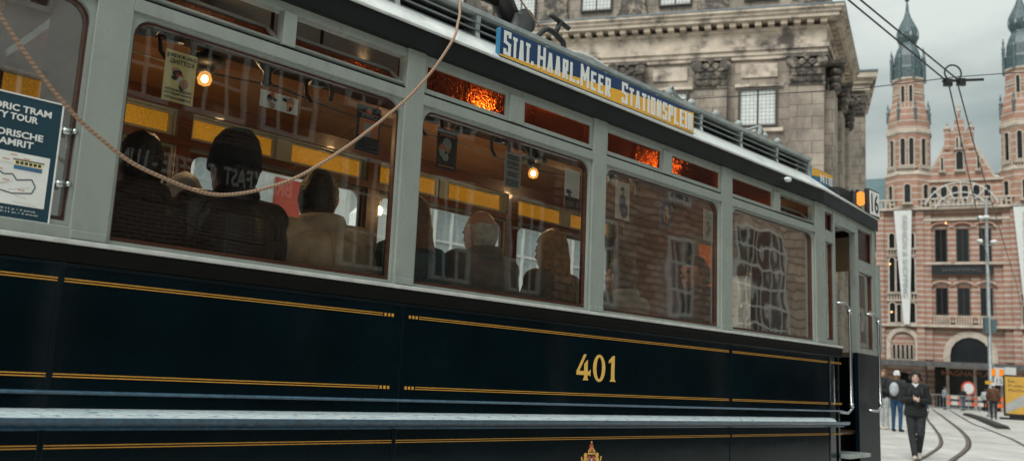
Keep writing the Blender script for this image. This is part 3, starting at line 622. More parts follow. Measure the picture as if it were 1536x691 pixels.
# rope swagged along the outside
pts=smoothpts([(3.262,.24,3.42),(3.232,.2,3.394),(2.986,-.05,3.04),(2.814,-.06,2.775),(2.601,-.07,2.539),(2.338,-.08,2.293),(2.06,-.1,2.083),(1.804,-.12,1.968),(1.592,-.14,1.94),(1.339,-.16,1.993),(1.124,-.18,2.105),(.967,-.2,2.231),(.814,-.22,2.39),(.66,-.24,2.58),(.45,-.22,2.85),(.3,-.05,3.05)],8)
def rope(name,pts,r,label):
    bm=bmesh.new(); uv=bm.loops.layers.uv.new('UVMap'); P=[Vector(p)+noise.noise_vector(Vector(p)*6)*.006 for p in pts]; L=[0]
    for a,b2 in zip(P[:-1],P[1:]): L.append(L[-1]+(b2-a).length)
    seg=10; rows=[]; up=Vector((0,1,0))
    for i,p in enumerate(P):
        t=(P[min(i+1,len(P)-1)]-P[max(i-1,0)]).normalized(); a=(up-t*up.dot(t)).normalized(); c=t.cross(a)
        rows.append([bm.verts.new(p+(a*math.cos(2*math.pi*k/seg)+c*math.sin(2*math.pi*k/seg))*r) for k in range(seg)])
    for i in range(len(P)-1):
        for k in range(seg):
            f=bm.faces.new([rows[i][k],rows[i][(k+1)%seg],rows[i+1][(k+1)%seg],rows[i+1][k]]); f.smooth=True
            for l,(li,kk) in zip(f.loops,((i,k),(i,k+1),(i+1,k+1),(i+1,k))): l[uv].uv=(L[li],kk/seg)
    bm.faces.new(rows[0]); bm.faces.new(rows[-1][::-1])
    me=bpy.data.meshes.new(name); bm.to_mesh(me); bm.free(); return tag(onT(link(name,me,ROPE)),label,'rope')
rope('rope',pts,.0074,'long twisted brown rope hanging in a deep loop across the tram windows')
rope('rope',smoothpts([(4.385,.5,3.66),(4.33,.6,3.72),(4.1,.7,3.98),(3.7,.9,4.5)],6)+[],.006,'thin pale cord running up from the black hook on the tram roof')
b=MB(); 
# information board in the rear window
b=MB(); b.box(.775,1.128,.012,.020,1.742,2.200); ib=onT(b.build('information_board',TEALP,bevel=.002)); tag(ib,'dark teal tour information board with a white route map inside the rear window','information board')
b=MB(); b.rring((.775,1.128,1.742,2.2),(.780,1.123,1.747,2.195),.009,.012); b.build('border',PAPER_W,ib)
for s_,z0,z1,x0,x1 in (('HISTORIC TRAM',2.135,2.160,.815,1.088),('CITY TOUR',2.102,2.127,.87,1.045),('HISTORISCHE',2.040,2.065,.835,1.070),('TRAMRIT',2.007,2.032,.88,1.040)):
    text('lettering',s_,INKW,(x0,x1,z0,z1),.0105,ib,depth=.0008,bold=.025)
b=MB(); b.box(.800,1.103,.010,.0118,1.795,1.985); mp=b.build('map',PAPER_W,ib)
b=MB()
rt=[(.81,1.95),(.86,1.955),(.88,1.925),(.93,1.915),(.955,1.90),(.985,1.905),(1.0,1.885),(1.05,1.895),(1.065,1.87),(1.055,1.845),(.99,1.835),(.93,1.845),(.87,1.84),(.83,1.86),(.81,1.95)]
ribbon(b,rt,[.004]*len(rt),.0098,.0006); b.build('route_line',TEALP,mp)
b=MB()
for k in range(16):
    a=random.uniform(.81,1.0); z=random.uniform(1.80,1.95); ribbon(b,[(a,z),(a+random.uniform(.03,.09),z+random.uniform(-.03,.05))],[.0012,.0012],.0099,.0002+.00002*k)
b.build('street_line',PAPER_G,mp)
b=MB()
for k in range(14):
    a=random.uniform(.82,1.05); z=random.uniform(1.80,1.975); b.box(a,a+.022,.0093,.0098,z,z+.003)
b.build('map_label',ORANGEI,mp)
b=MB(); b.mi=0; b.box(.985,1.080,.0088,.0098,1.925,1.940); b.mi=1; b.box(.985,1.080,.0088,.0098,1.9402,1.958); b.mi=2
for k in range(6): b.box(.989+.015*k,1.0+.015*k,.0082,.0088,1.944,1.955)
b.box(.98,1.085,.0084,.0098,1.958,1.962); b.build('tram_picture',[BLUEI,PAPER_C,INK],mp)
for k,z in enumerate((1.775,1.763,1.751)):
    text('lettering',('12.00 - kaartjes 7 (0-11 jr / 4 euro)','17.00 - tickets 7 (0-11 yr / 4 euro)','cash / card')[k],INKW,(.83,(1.075,1.085,.95)[k],z,z+.008),.0105,ib,depth=.0006)
b=MB()
for z in (2.108,1.905):
    b.tube([(1.10,.02,z),(1.175,.02,z)],.006,8); b.lathe([(.012,-.008),(.012,.008)],(1.18,.02,z),8,axis='x'); b.box(1.135,1.165,.012,.028,z-.018,z+.008)
b.build('clamp',CHROME,ib,smooth=True)
# posters stuck inside the panes
def poster(u0,u1,z0,z1,paper,label,art):
    b=MB(); b.box(u0,u1,.056,.0585,z0,z1); o=onT(b.build('poster',paper)); tag(o,label,'poster','posters in the tram windows'); art(o,u0,u1,z0,z1); return o
def bl(o,name,mat,u0,u1,z0,z1,y=.0545): b=MB(); b.box(u0,u1,y,.0558,z0,z1); return b.build(name,mat,o)
def lines(o,u0,u1,z0,z1,n_,mat=INK):
    b=MB(); h=(z1-z0)/n_
    for k in range(n_):
        x=u0
        while x<u1-.004:
            l=random.uniform(.006,.018); b.box(x,min(u1,x+l),.0546,.0558,z0+k*h,z0+k*h+h*.55); x+=l+.004
    b.build('print',mat,o)
def blobs(o,cu,cz,r,mats,nb_=9):
    b=MB()
    for k in range(nb_):
        b.mi=k%len(mats); a=random.uniform(0,6.28); q=random.uniform(0,r)
        b.ell((cu+q*math.cos(a)*.7,.0555,cz+q*math.sin(a)),(random.uniform(.2,.5)*r,.0012+.0002*k,random.uniform(.2,.55)*r),9,6)
    b.build('picture',mats,o)
def art1(o,a,c,z0,z1):
    for s_,q0,q1,x0,x1 in (('DRUKKERIJ',.185,.205,.006,.006),('KOTTING',.162,.182,.02,.012),('TRANSPARANTEN',.045,.056,.010,.01),('STRAATBILJETTEN',.028,.039,.008,.01),('WINKELKAARTEN',.010,.021,.012,.01)):
        text('lettering',s_,INK,(a+x0,c-x1,z0+q0,z0+q1),.0548,o,depth=.0008,mirror=True,bold=.02)
    blobs(o,(a+c)/2,z0+.105,.045,[INK,PINKI,REDI,PAPER_W,INK])
poster(1.507,1.643,2.333,2.551,PAPER_C,'cream printed poster with mirrored black lettering near the first lamp',art1)
poster(1.951,2.146,2.419,2.496,PAPER_W,'small wide poster with scattered flower prints on the first big window',lambda o,a,c,z0,z1:(blobs(o,a+.05,(z0+z1)/2,.035,[PAPER_G,ORANGEI,INK,PINKI],12),blobs(o,c-.05,(z0+z1)/2,.035,[PAPER_G,INK,ORANGEI,PINKI],12)))
def art3(o,a,c,z0,z1):
    bl(o,'picture',ORANGEI,a+.018,c-.012,z0+.075,z0+.165); bl(o,'picture',PAPER_G,a+.045,c-.055,z0+.07,z0+.145,.0538); bl(o,'picture',INK,a+.05,c-.016,z0+.02,z0+.075,.0536)
    text('lettering',"CARP'S",PAPER_G,(a+.03,c-.02,z0+.172,z0+.192),.0548,o,depth=.0008,mirror=True,bold=.02); b=MB(); b.prism([(a+.05,z0+.205),(a+.075,z0+.222),(c-.05,z0+.205),(a+.075,z0+.195)],.0545,.0558); b.build('badge',ORANGEI,o); bl(o,'picture',ORANGEI,a+.008,c-.008,z0+.192,z0+.196)
    lines(o,a+.02,c-.02,z0+.155,z0+.168,1,PAPER_G)
poster(2.476,2.622,2.335,2.567,TEALP,'navy and orange poster beside the rope at the end of the first big window',art3)
poster(2.999,3.142,2.350,2.574,INK,'dark poster with a grey crowd picture in the second big window',lambda o,a,c,z0,z1:(bl(o,'border',PAPER_G,a+.004,c-.004,z0+.205,z0+.208),blobs(o,(a+c)/2,z0+.10,.07,[PAPER_G,INK,PAPER_G,ORANGEI],16),lines(o,a+.02,c-.02,z0+.18,z0+.2,1,ORANGEI),lines(o,a+.02,c-.02,z0+.015,z0+.03,1,ORANGEI)))
def art5(o,a,c,z0,z1):
    lines(o,a+.02,c-.02,z0+.165,z0+.195,2); lines(o,a+.025,c-.025,z0+.066,z0+.095,2); lines(o,a+.02,c-.02,z0+.112,z0+.126,1)
    lines(o,a+.015,c-.015,z0+.012,z0+.05,3); lines(o,a+.02,c-.02,z0+.132,z0+.155,2)
poster(3.510,3.645,2.348,2.550,PAPER_G,'pale grey text poster next to the lamp in the second big window',art5)
poster(4.034,4.170,2.313,2.560,PAPER_W,'white poster with a dark bottom band at the end of the second big window',lambda o,a,c,z0,z1:(bl(o,'band',INK,a,c,z0,z0+.075),blobs(o,a+.04,z0+.10,.03,[BLUEI,INK]),lines(o,a+.02,c-.02,z0+.02,z0+.05,2,PAPER_W)))
def fig(o,a,c,z0,z1):
    m_=(a+c)/2; b=MB(); b.mi=0; b.ell((m_,.0555,z0+.105),(.035,.002,.07),10,8); b.ell((m_+.02,.0555,z0+.06),(.04,.0022,.05),10,8); b.mi=1; b.ell((m_+.005,.0555,z0+.185),(.018,.0025,.022),10,8); b.mi=2; b.ell((m_-.002,.0555,z0+.203),(.02,.0028,.015),10,8); b.build('picture',[BLUEI,PINKI,INK],o)
poster(4.536,4.683,2.330,2.580,PAPER_W,'poster of a woman in blue in the third big window',fig)
poster(5.034,5.163,2.363,2.559,BLUEI,'small blue poster with a standing figure in the middle of the third big window',lambda o,a,c,z0,z1:blobs(o,(a+c)/2,(z0+z1)/2,.06,[PAPER_W,ORANGEI,INK,PAPER_C],10))
poster(5.580,5.706,2.338,2.567,PAPER_W,'pale faded poster with grey writing at the end of the third big window',lambda o,a,c,z0,z1:(lines(o,a+.01,c-.01,z0+.17,z0+.21,2,PAPER_G),blobs(o,(a+c)/2,z0+.09,.05,[PAPER_G,PINKI],8)))

# ------------------------------------------------------------------ people
SKIN=pm('skin',(.48,.27,.19),rough=.5,var=.08,scale=20); SKIN2=pm('skin_pale',(.60,.40,.32),rough=.5,var=.06,scale=20)
def cloth(name,c,r=.85): return pm(name,c,rough=r,var=.3,scale=9,bump=1.,bscale=9)
BLACKC=cloth('black_cloth',(.010,.011,.013)); LEATH=pm('black_leather',(.02,.022,.024),rough=.35,var=.3,scale=9,bump=.5,bscale=14); BEIGE=cloth('beige_coat',(.46,.36,.25)); TEALC=cloth('teal_coat',(.035,.08,.10)); GREYC=cloth('grey_coat',(.15,.145,.13)); DENIM=cloth('denim',(.012,.055,.13)); PALEC=cloth('pale_trousers',(.40,.42,.42)); BROWNC=cloth('brown_jacket',(.10,.045,.025)); WHITEC=cloth('white_knit',(.68,.68,.66)); DGREY=cloth('charcoal',(.022,.024,.027)); SLATE=cloth('slate_coat',(.24,.29,.32)); REDC=cloth('red_coat',(.3,.05,.03))
HAIRD=pm('dark_hair',(.018,.013,.01),rough=.5,var=.4,scale=30,bump=.8,bscale=60); HAIRB=pm('brown_hair',(.12,.06,.03),rough=.5,var=.4,scale=30,bump=.8,bscale=60); HAIRL=pm('fair_hair',(.28,.19,.10),rough=.5,var=.3,scale=30,bump=.8,bscale=60); HAIRG=pm('grey_hair',(.48,.48,.46),rough=.6,var=.3,scale=30,bump=.8,bscale=60)
SHOEW=pm('pale_shoe',(.5,.45,.4),rough=.6)
def person(label, M, J=None, top=BLACKC, legs=DGREY, skin=SKIN, shoes=BLACKC, hair=('short',HAIRD), hat=None, vox=.010, sit=False, s=1., hands=True, group=None, girth=1., headyaw=0., hs=1., legw=1.):
    j=dict(hipL=(-.09,0,.92),hipR=(.09,0,.92),kneeL=(-.10,.02,.50),kneeR=(.10,.02,.50),ankL=(-.10,-.02,.09),ankR=(.10,-.02,.09),toeL=(-.12,.15,.035),toeR=(.12,.15,.035),
           pel=(0,0,.95),belly=(0,.0,1.12),chest=(0,0,1.30),shL=(-.185,0,1.42),shR=(.185,0,1.42),elL=(-.245,-.03,1.14),elR=(.245,-.03,1.14),wrL=(-.255,.06,.90),wrR=(.255,.06,.90),neck=(0,-.01,1.48),head=(0,.025,1.625))
    if sit:
        dz=-.46
        for k in ('pel','belly','chest','shL','shR','neck','head','elL','elR'): q=j[k]; j[k]=(q[0],q[1]+.12*0,q[2]+dz)
        j.update(hipL=(-.10,.05,.54),hipR=(.10,.05,.54),kneeL=(-.13,.47,.52),kneeR=(.13,.47,.52),ankL=(-.13,.44,.09),ankR=(.13,.44,.09),toeL=(-.14,.60,.035),toeR=(.14,.60,.035),wrL=(-.16,.30,.62),wrR=(.16,.30,.62),elL=(-.27,.04,.70),elR=(.27,.04,.70))
    if J: j.update(J)
    V={k:Vector(v) for k,v in j.items()}
    for k in ('shL','shR','elL','elR'): V[k].x*=1+.55*(girth-1)
    prim=[]   # (MB, material slot)  slots: 0 skin 1 top 2 legs 3 shoes
    def P(slot,fn): mb=MB(); fn(mb); prim.append((mb,slot))
    g_=girth
    P(2,lambda m:m.ell(V['pel'],(.165*g_,.125*g_,.13),16,10))
    def torso(m):
        rows=[]
        for c,rx,ry in ((V['pel']+Vector((0,0,-.04)),.175*g_,.135*g_),(V['belly'],.178*g_,.142*g_),(V['chest'],.195*g_,.148*g_),(V['chest']+Vector((0,-.005,.10)),.190*g_,.125*g_),((V['shL']+V['shR'])/2+Vector((0,-.005,.045)),.115,.085),(V['neck']+Vector((0,0,.02)),.066,.066)):
            rows.append([(c.x+rx*math.cos(a)*(1-.12*abs(math.sin(2*a))),c.y+ry*math.sin(a),c.z) for a in [2*math.pi*k/18 for k in range(18)]])
        q=m.strip(rows,True); m.face(q[0][::-1]); m.face(q[-1])
    P(1,torso)
    for sd in 'LR':
        sx=-1 if sd=='L' else 1
        P(1,lambda m:m.capsule(V['neck']+Vector((.02*sx,-.01,-.035)),V['sh'+sd]+Vector((-.01*sx,0,-.005)),.060,.078*g_))
        P(1,lambda m:m.capsule(V['sh'+sd]+Vector((-.03*sx,0,-.01)),V['el'+sd],.078*g_,.058*g_))
        P(1,lambda m:m.capsule(V['el'+sd],V['wr'+sd],.057*g_,.043))
        P(2,lambda m:m.capsule(V['hip'+sd],V['knee'+sd],.098*legw,.064*legw))
        P(2,lambda m:m.capsule(V['knee'+sd],V['ank'+sd],.064*legw,.047*legw))
        an=V['ank'+sd]; to=V['toe'+sd]
        P(3,lambda m:(m.capsule(an+Vector((0,-.02,-.035)),to,.045,.036),m.capsule(an,an+Vector((0,0,-.03)),.047,.05)))
        # hand: palm, four curled fingers of unequal length, thumb off the side
        wr=V['wr'+sd]; dr=(wr-V['el'+sd]).normalized()
        side_=dr.cross(Vector((0,1,0)) if abs(dr.y)<.8 else Vector((0,0,-1))).normalized(); nrm=side_.cross(dr).normalized()
        if hands:
            pc=wr+dr*.055
            def palm(m):
                for q in (-.024,-.008,.008,.024): m.capsule(wr+dr*.02+side_*q*.8,wr+dr*.095+side_*q,.014,.012,8)
            P(0,palm)
            for q,l in ((-.027,.062),(-.009,.078),(.009,.082),(.027,.070)):
                k0=wr+dr*.098+side_*q; k1=k0+(dr*.85+nrm*.5)*l*.5; k2=k1+(dr*.3+nrm*.95)*l*.35; k3=k2+(nrm*.8-dr*.5)*l*.25
                P(0,lambda m:(m.capsule(k0,k1,.0095,.009,7),m.capsule(k1,k2,.009,.0085,7),m.capsule(k2,k3,.0085,.0078,7)))
            t0=wr+dr*.035-side_*.034*sx; t1=t0+(dr*.6-side_*sx*.7+nrm*.3).normalized()*.038; t2=t1+(dr*.9+nrm*.35)*.03
            P(0,lambda m:(m.capsule(t0,t1,.012,.0105,7),m.capsule(t1,t2,.0105,.009,7)))
        else:
            P(0,lambda m:m.capsule(wr+dr*.02,wr+dr*.13,.036,.028,8))
    h=V['head']; P(0,lambda m:m.capsule(V['neck']+Vector((0,0,-.04)),h+Vector((0,-.015,-.06)),.056,.052))
    Rh=Matrix.Rotation(headyaw,3,'Z')
    HM_=Matrix.Translation(h)@Rh.to_4x4()@Matrix.Diagonal((hs,hs,hs*.96,1))
    def head(m):
        m.ell((0,0,0),(.077,.097,.122),18,12); m.ell((0,.025,-.055),(.060,.066,.068),14,9); m.ell((0,.055,-.095),(.030,.030,.026),10,7)      # skull, jaw, chin
        m.capsule((0,.088,.012),(0,.112,-.028),.010,.015,8); m.capsule((-.03,.086,.026),(.03,.086,.026),.012,.012,8)                       # nose, brow
        m.capsule((-.018,.088,-.062),(.018,.088,-.062),.010,.010,8)                                                                       # lips
        for sx in (-1,1): m.ell((sx*.079,-.005,-.008),(.010,.020,.032),9,7)                                                               # ears
        bmesh.ops.transform(m.bm,matrix=HM_,verts=m.bm.verts)
    P(0,head)
    trees=[]; big=bmesh.new()
    for mb,slot in prim:
        bmesh.ops.recalc_face_normals(mb.bm,faces=mb.bm.faces); trees.append((BVHTree.FromBMesh(mb.bm),slot))
        me=bpy.data.meshes.new('t'); mb.bm.to_mesh(me); big.from_mesh(me); bpy.data.meshes.remove(me); mb.bm.free()
    me=bpy.data.meshes.new('body'); big.to_mesh(me); big.free()
    t=bpy.data.objects.new('tmp',me); COL.objects.link(t)
    r_=t.modifiers.new('r','REMESH'); r_.mode='VOXEL'; r_.voxel_size=vox
    sm=t.modifiers.new('s','SMOOTH'); sm.factor=.5; sm.iterations=4
    body=eval_mesh(t); bpy.data.objects.remove(t)
    body.materials.clear()
    for m_ in (skin,top,legs,shoes): body.materials.append(m_)
    order=[]
    for p in body.polygons:
        c=p.center; best=1e9; bs=0
        for tr,slot in trees:
            q=tr.find_nearest(c,.25)
            if q[0] is None: continue
            dd=q[3]
            if dd<best-1e-5: best=dd; bs=slot
        p.material_index=bs; p.use_smooth=True
    body.name='person'
    o=bpy.data.objects.new('person',body); COL.objects.link(o); o.matrix_world=M@Matrix.Scale(s,4)
    tag(o,label,'person',group)
    if sit and vox<.015:
        b=MB(); c=V['neck']; b.lathe([(.070*g_,-.045),(.088*g_,-.02),(.094*g_,.012),(.086*g_,.042),(.078*g_,.040)],(c.x,c.y-.008,c.z),22)
        for q in b.bm.verts: q.co.z+=-.25*max(0,q.co.y-c.y)+.10*min(0,q.co.y-c.y)*-1
        b.build('collar',top,o,smooth=True)
    # eyes, hair, hat
    b=MB()
    for sx in (-1,1): b.ell((sx*.031,.086,.006),(.013,.010,.007),8,6)
    bmesh.ops.transform(b.bm,matrix=HM_,verts=b.bm.verts); b.build('eyes',INK,o,smooth=True)
    if hair and hair[0]=='mop':
        rnd=random.Random(5); b=MB()
        for k in range(150):
            a=rnd.uniform(0,2*math.pi); th=rnd.uniform(0,1.85); x,y,z=math.sin(th)*math.cos(a),math.sin(th)*math.sin(a),math.cos(th)
            if y>.25 and th>1.12: continue
            p0=Vector((x*.094,y*.108-.004,z*.136+.006)); tn=Vector((x*.4,y*.4+(.5 if y>.1 else 0),-.55)).normalized(); p1=p0+tn*rnd.uniform(.03,.055)+Vector((rnd.uniform(-.015,.015),0,0)); b.capsule(p0,p1,rnd.uniform(.016,.026),.008,6)
        b.ell((0,-.010,.020),(.090,.098,.122),14,9)
        bmesh.ops.transform(b.bm,matrix=HM_,verts=b.bm.verts); b.build('hair',hair[1],o,smooth=True)
    elif hair:
        st,hm=hair; b=MB(); rows=[]
        zmin={'short':-.055,'bald':-.06,'mop':-.05,'bob':-.16,'long':-.30}[st]; top_r={'short':1.10,'bald':1.02,'mop':1.17,'bob':1.14,'long':1.14}[st]
        for i in range(17):
            th=math.pi*.72*i/16
            row=[]
            for k in range(28):
                a=2*math.pi*k/28
                x,y,z=math.sin(th)*math.cos(a),math.sin(th)*math.sin(a),math.cos(th)
                front=y>.25 ; r=top_r
                px,py,pz=x*.077*r,y*.097*r-.006,z*.122*r
                if i>9 and st in('bob','long'):
                    f=(i-9)/7.; pz=.122*r*math.cos(math.pi*.72*9/16)*(1-f)+zmin*f; rr=math.sin(math.pi*.72*9/16)*(1+.10*f); px=math.cos(a)*rr*.077*r*1.05; py=math.sin(a)*rr*.097*r-.02*f-.006
                hairline=.050 if st=='short' else .034 if st=='mop' else .045
                if st=='bald': hairline=.02
                face=(math.sin(a)>.30 and pz<hairline) or (st in('short','bald') and math.sin(a)>-.2 and pz<-.02)
                if st=='bald' and pz>.04: face=True
                nz=noise.noise(Vector((px*45,py*45,pz*30))+Vector((s*9,0,0)))*.007
                if face: px*=.84/r; py*=.84/r; pz=max(pz,-.11)*.9
                else:
                    e=1+nz/(.05 if st=='mop' else .09); px*=e; py*=e; pz+=nz*.6
                row.append((px,py,pz))
            rows.append(row)
        b.strip(rows,True); bmesh.ops.transform(b.bm,matrix=HM_,verts=b.bm.verts); b.build('hair',hm,o,smooth=True)
    if hat:
        b=MB(); rows=[]
        prof=[(.30,.152),(.62,.146),(.92,.112),(1.06,.07),(1.10,.035),(1.13,.03),(1.14,-.005),(1.06,-.008)]
        for q,z in prof:
            rows.append([(math.cos(a)*.080*q*(1+.02*math.sin(a*22)),math.sin(a)*.100*q*(1+.02*math.sin(a*22))-.004,z) for a in [2*math.pi*k/66 for k in range(66)]])
        v=b.strip(rows,True); b.face(v[0][::-1]); bmesh.ops.transform(b.bm,matrix=HM_,verts=b.bm.verts); b.build('beanie',hat,o,smooth=True)
    return o
def seams(o,paths,r,mat):
    tr=BVHTree.FromPolygons([v.co for v in o.data.vertices],[tuple(p.vertices) for p in o.data.polygons]); b=MB()
    for pth in paths:
        out=[]
        for x,z in smoothpts(pth,5):
            h_=tr.ray_cast(Vector((x,-1,z)),Vector((0,1,0)))
            if h_[0] is not None: out.append(h_[0]+Vector((0,-.001,0)))
        if len(out)>2: b.tube(out,r,6)
    b.build('seam',mat,o,smooth=True)
def seat(u,w,lift=0.,yaw=0.): return TM@Matrix.Translation((u,w,.95+lift))@Matrix.Rotation(yaw,4,'Z')
PG='passengers inside the tram'
WOOL=pm('dark_wool',(.02,.02,.021),rough=.95,var=.3,scale=40,bump=.8,bscale=90)
pl=person('passenger in a black leather jacket and dark ribbed beanie, back to the window',seat(2.02,.34,.0),top=LEATH,hat=WOOL,hair=('short',HAIRD),sit=True,s=1.06,girth=1.12,hs=1.22,group=PG)
person('dark haired passenger in a black coat in the first big window, nearest the information board',seat(1.585,.36,-.02,.1),top=BLACKC,hair=('short',HAIRD),sit=True,s=1.02,girth=1.3,hs=1.15,group=PG)
pb=person('passenger in a beige coat with cropped dark hair and glasses, back to the window',seat(2.51,.36,-.02,-.15),top=BEIGE,hair=('short',HAIRD),sit=True,s=1.03,girth=1.32,headyaw=-.7,hs=1.15,group=PG)
person('grey haired passenger in black seated between the two dark backs of the first big window',seat(2.02,.85,-.01),top=BLACKC,hair=('bob',HAIRG),sit=True,s=1.0,girth=1.4,headyaw=.15,skin=SKIN2,group=PG)
person('brown haired passenger in a dark teal coat half hidden by a window post',seat(3.12,.36,.0),hs=1.14,top=TEALC,hair=('bob',HAIRB),sit=True,s=1.0,group=PG)
person('balding passenger in a wide charcoal grey coat in the second big window',seat(3.655,.36,.0),hs=1.14,top=GREYC,hair=('bald',HAIRG),skin=SKIN,sit=True,s=1.01,girth=1.2,group=PG)
person('small dark haired passenger seen in profile low in the second big window',seat(4.07,.58,-.03,1.2),top=DGREY,hair=('short',HAIRD),sit=True,s=.86,group=PG)
person('fair long haired passenger in grey in the second big window',seat(4.36,.42,.0),hs=1.14,top=GREYC,hair=('long',HAIRL),sit=True,s=1.0,group=PG)
person('hunched passenger in a slate coat behind the reflections of the third big window',seat(5.03,.36,-.06),hs=1.14,top=SLATE,hair=('short',HAIRD),sit=True,s=.97,girth=1.15,group=PG)
person('upright passenger turned sideways behind the reflections of the third big window',seat(5.98,.36,.0,.5),hs=1.14,top=DGREY,hair=('short',HAIRD),sit=True,s=1.03,headyaw=.8,group=PG)
person('dark coated passenger across the aisle seen past the beige coat',seat(3.55,1.62,-.05,math.pi),top=BLACKC,hair=('short',HAIRD),sit=True,s=.95,group=PG)

seams(pl,[[(-.24,.88),(-.12,.83),(0,.82),(.12,.83),(.24,.88)],[(-.16,.98),(-.19,.9),(-.185,.78),(-.17,.66)],[(.16,.98),(.19,.9),(.185,.78),(.17,.66)],[(-.06,1.02),(0,1.0),(.06,1.02)]],.006,LEATH)
seams(pb,[[(-.28,.82),(-.12,.79),(0,.785),(.12,.79),(.28,.82)],[(-.2,.98),(-.225,.88),(-.21,.7)],[(.2,.98),(.225,.88),(.21,.7)],[(0,.98),(0,.8),(.004,.6)],[(-.15,.70),(0,.68),(.17,.72)]],.0055,BEIGE)
def stand(x,y,face,s=1.): return Matrix.Translation((x,y,G(y)))@Matrix.Rotation(face,4,'Z')
toCam=lambda x,y: math.atan2(-y,-x)-math.pi/2
# the man in black walking towards the camera, hands together in front
wx,wy=8.28,18.3
walker=person('man in black hooded coat and dark trousers walking towards us, hands together',stand(wx,wy,toCam(wx,wy)+.04),
  J=dict(hipL=(-.085,0,.92),hipR=(.085,0,.92),kneeL=(-.085,.06,.51),kneeR=(.075,.03,.49),ankL=(-.06,-.20,.16),ankR=(.03,.10,.085),toeL=(-.06,-.07,.035),toeR=(.035,.27,.05),elL=(-.235,.0,1.15),elR=(.235,.0,1.15),wrL=(-.07,.23,1.17),wrR=(.06,.24,1.19)),
  top=BLACKC,legs=DGREY,shoes=SHOEW,skin=SKIN2,hair=('mop',HAIRD),vox=.0065,s=1.0,girth=1.08,legw=1.18)
b=MB(); b.tube([(-.03,.115,1.475),(0,.13,1.43),(.03,.115,1.475)],.02,8); b.lathe([(.066,0),(.074,.03),(.068,.05)],(0,.0,1.45),16); b.build('shirt_collar',WHITEC,walker,smooth=True)
b=MB()
for k in range(14):
    a=math.pi*(.05+.9*k/13)+math.pi; b.capsule((.12*math.cos(a),-.02+.10*math.sin(a),1.47),(.10*math.cos(a),-.05+.13*math.sin(a),1.40),.035,.04,7)
b.build('hood',BLACKC,walker,smooth=True)
b=MB(); rows=[]
for z,k in ((.86,1.12),(.90,1.15),(1.0,1.06),(1.06,1.02)): rows.append([(.195*k*math.cos(a)+.006*math.sin(7*a),.155*k*math.sin(a)-.005+.006*math.cos(5*a),z) for a in [2*math.pi*q/32 for q in range(32)]])
b.strip(rows,True); b.build('coat_hem',BLACKC,walker,smooth=True)
b=MB()
for sx in (-1,1): b.tube([(sx*.10,.13,1.40),(sx*.115,.165,1.30),(sx*.12,.165,1.18)],[.016,.016,.012],6); 
b.build('strap',DGREY,walker,smooth=True)
bx_,by_=11.55,26.75
blue=person('woman in white beanie, dark jacket and blue jeans standing with grey backpack',stand(bx_,by_,toCam(bx_,by_)+math.pi-.35),top=DGREY,legs=DENIM,hat=WHITEC,hair=('bob',HAIRB),skin=SKIN2,vox=.009,s=1.0,girth=1.15,J=dict(elL=(-.25,.02,1.14),wrL=(-.15,.22,1.08),elR=(.25,.02,1.14),wrR=(.15,.22,1.08)))
b=MB(); b.ell((0,-.20,1.22),(.135,.085,.20),16,12); b.ell((0,-.255,1.14),(.10,.05,.11),14,9)
bp=b.build('backpack',pm('grey_nylon',(.38,.40,.42),rough=.6,var=.2,bump=.4,bscale=20),None,smooth=True); bp.matrix_world=blue.matrix_world; tag(bp,'light grey backpack on the back of the woman in blue jeans','backpack')
b=MB()
for sx in (-1,1): b.tube([(sx*.09,-.14,1.08),(sx*.12,-.16,1.38),(sx*.11,-.04,1.475),(sx*.13,.10,1.38),(sx*.14,.05,1.15)],.016,6)
b.build('strap',DGREY,bp,smooth=True)
lx,ly=11.55,27.6
person('person in black jacket and pale trousers standing beside the tram front',stand(lx,ly,toCam(lx,ly)-.9),top=BLACKC,legs=PALEC,hair=('bob',HAIRB),shoes=SHOEW,vox=.009,s=1.03,girth=1.1,J=dict(elL=(-.24,.03,1.14),wrL=(-.12,.20,1.10),elR=(.24,.03,1.14),wrR=(.12,.2,1.12)))
fx,fy=24.0,44.6
person('person in white cap and brown jacket walking past the yellow display',stand(fx,fy,toCam(fx,fy)+math.pi),top=BROWNC,legs=DGREY,hat=WHITEC,hair=('short',HAIRD),vox=.012,hands=False,girth=1.2,J=dict(ankL=(-.09,.12,.09),toeL=(-.10,.28,.04),ankR=(.09,-.18,.14),toeR=(.09,-.04,.04)))
crowd=[(30.6,67.5,BLACKC,DGREY,'distant pedestrian in black near the entrance doors of the red brick building'),(32.0,69,WHITEC,DENIM,'distant pedestrian in a white top before the dark entrance'),(33.9,70,SLATE,DGREY,'distant pedestrian in slate grey between the barriers and the entrance'),(35.6,70.5,BLACKC,DENIM,'distant pedestrian in black coat and jeans close to the round sign'),(36.8,69.5,PALEC,BLACKC,'distant pedestrian in a pale jacket by the orange barrier'),(29.3,68.5,REDC,DGREY,'distant pedestrian in a red coat beside the grey railing'),(28.1,67.2,DGREY,BLACKC,'distant pedestrian in charcoal by the side door of the brick building')]
for (x,y,a,c,l) in crowd:
    person(l,stand(x,y,random.uniform(0,6)),top=a,legs=c,vox=.02,hands=False,girth=1.15,group='pedestrians outside the red brick building',hair=('short',random.choice([HAIRD,HAIRB])))

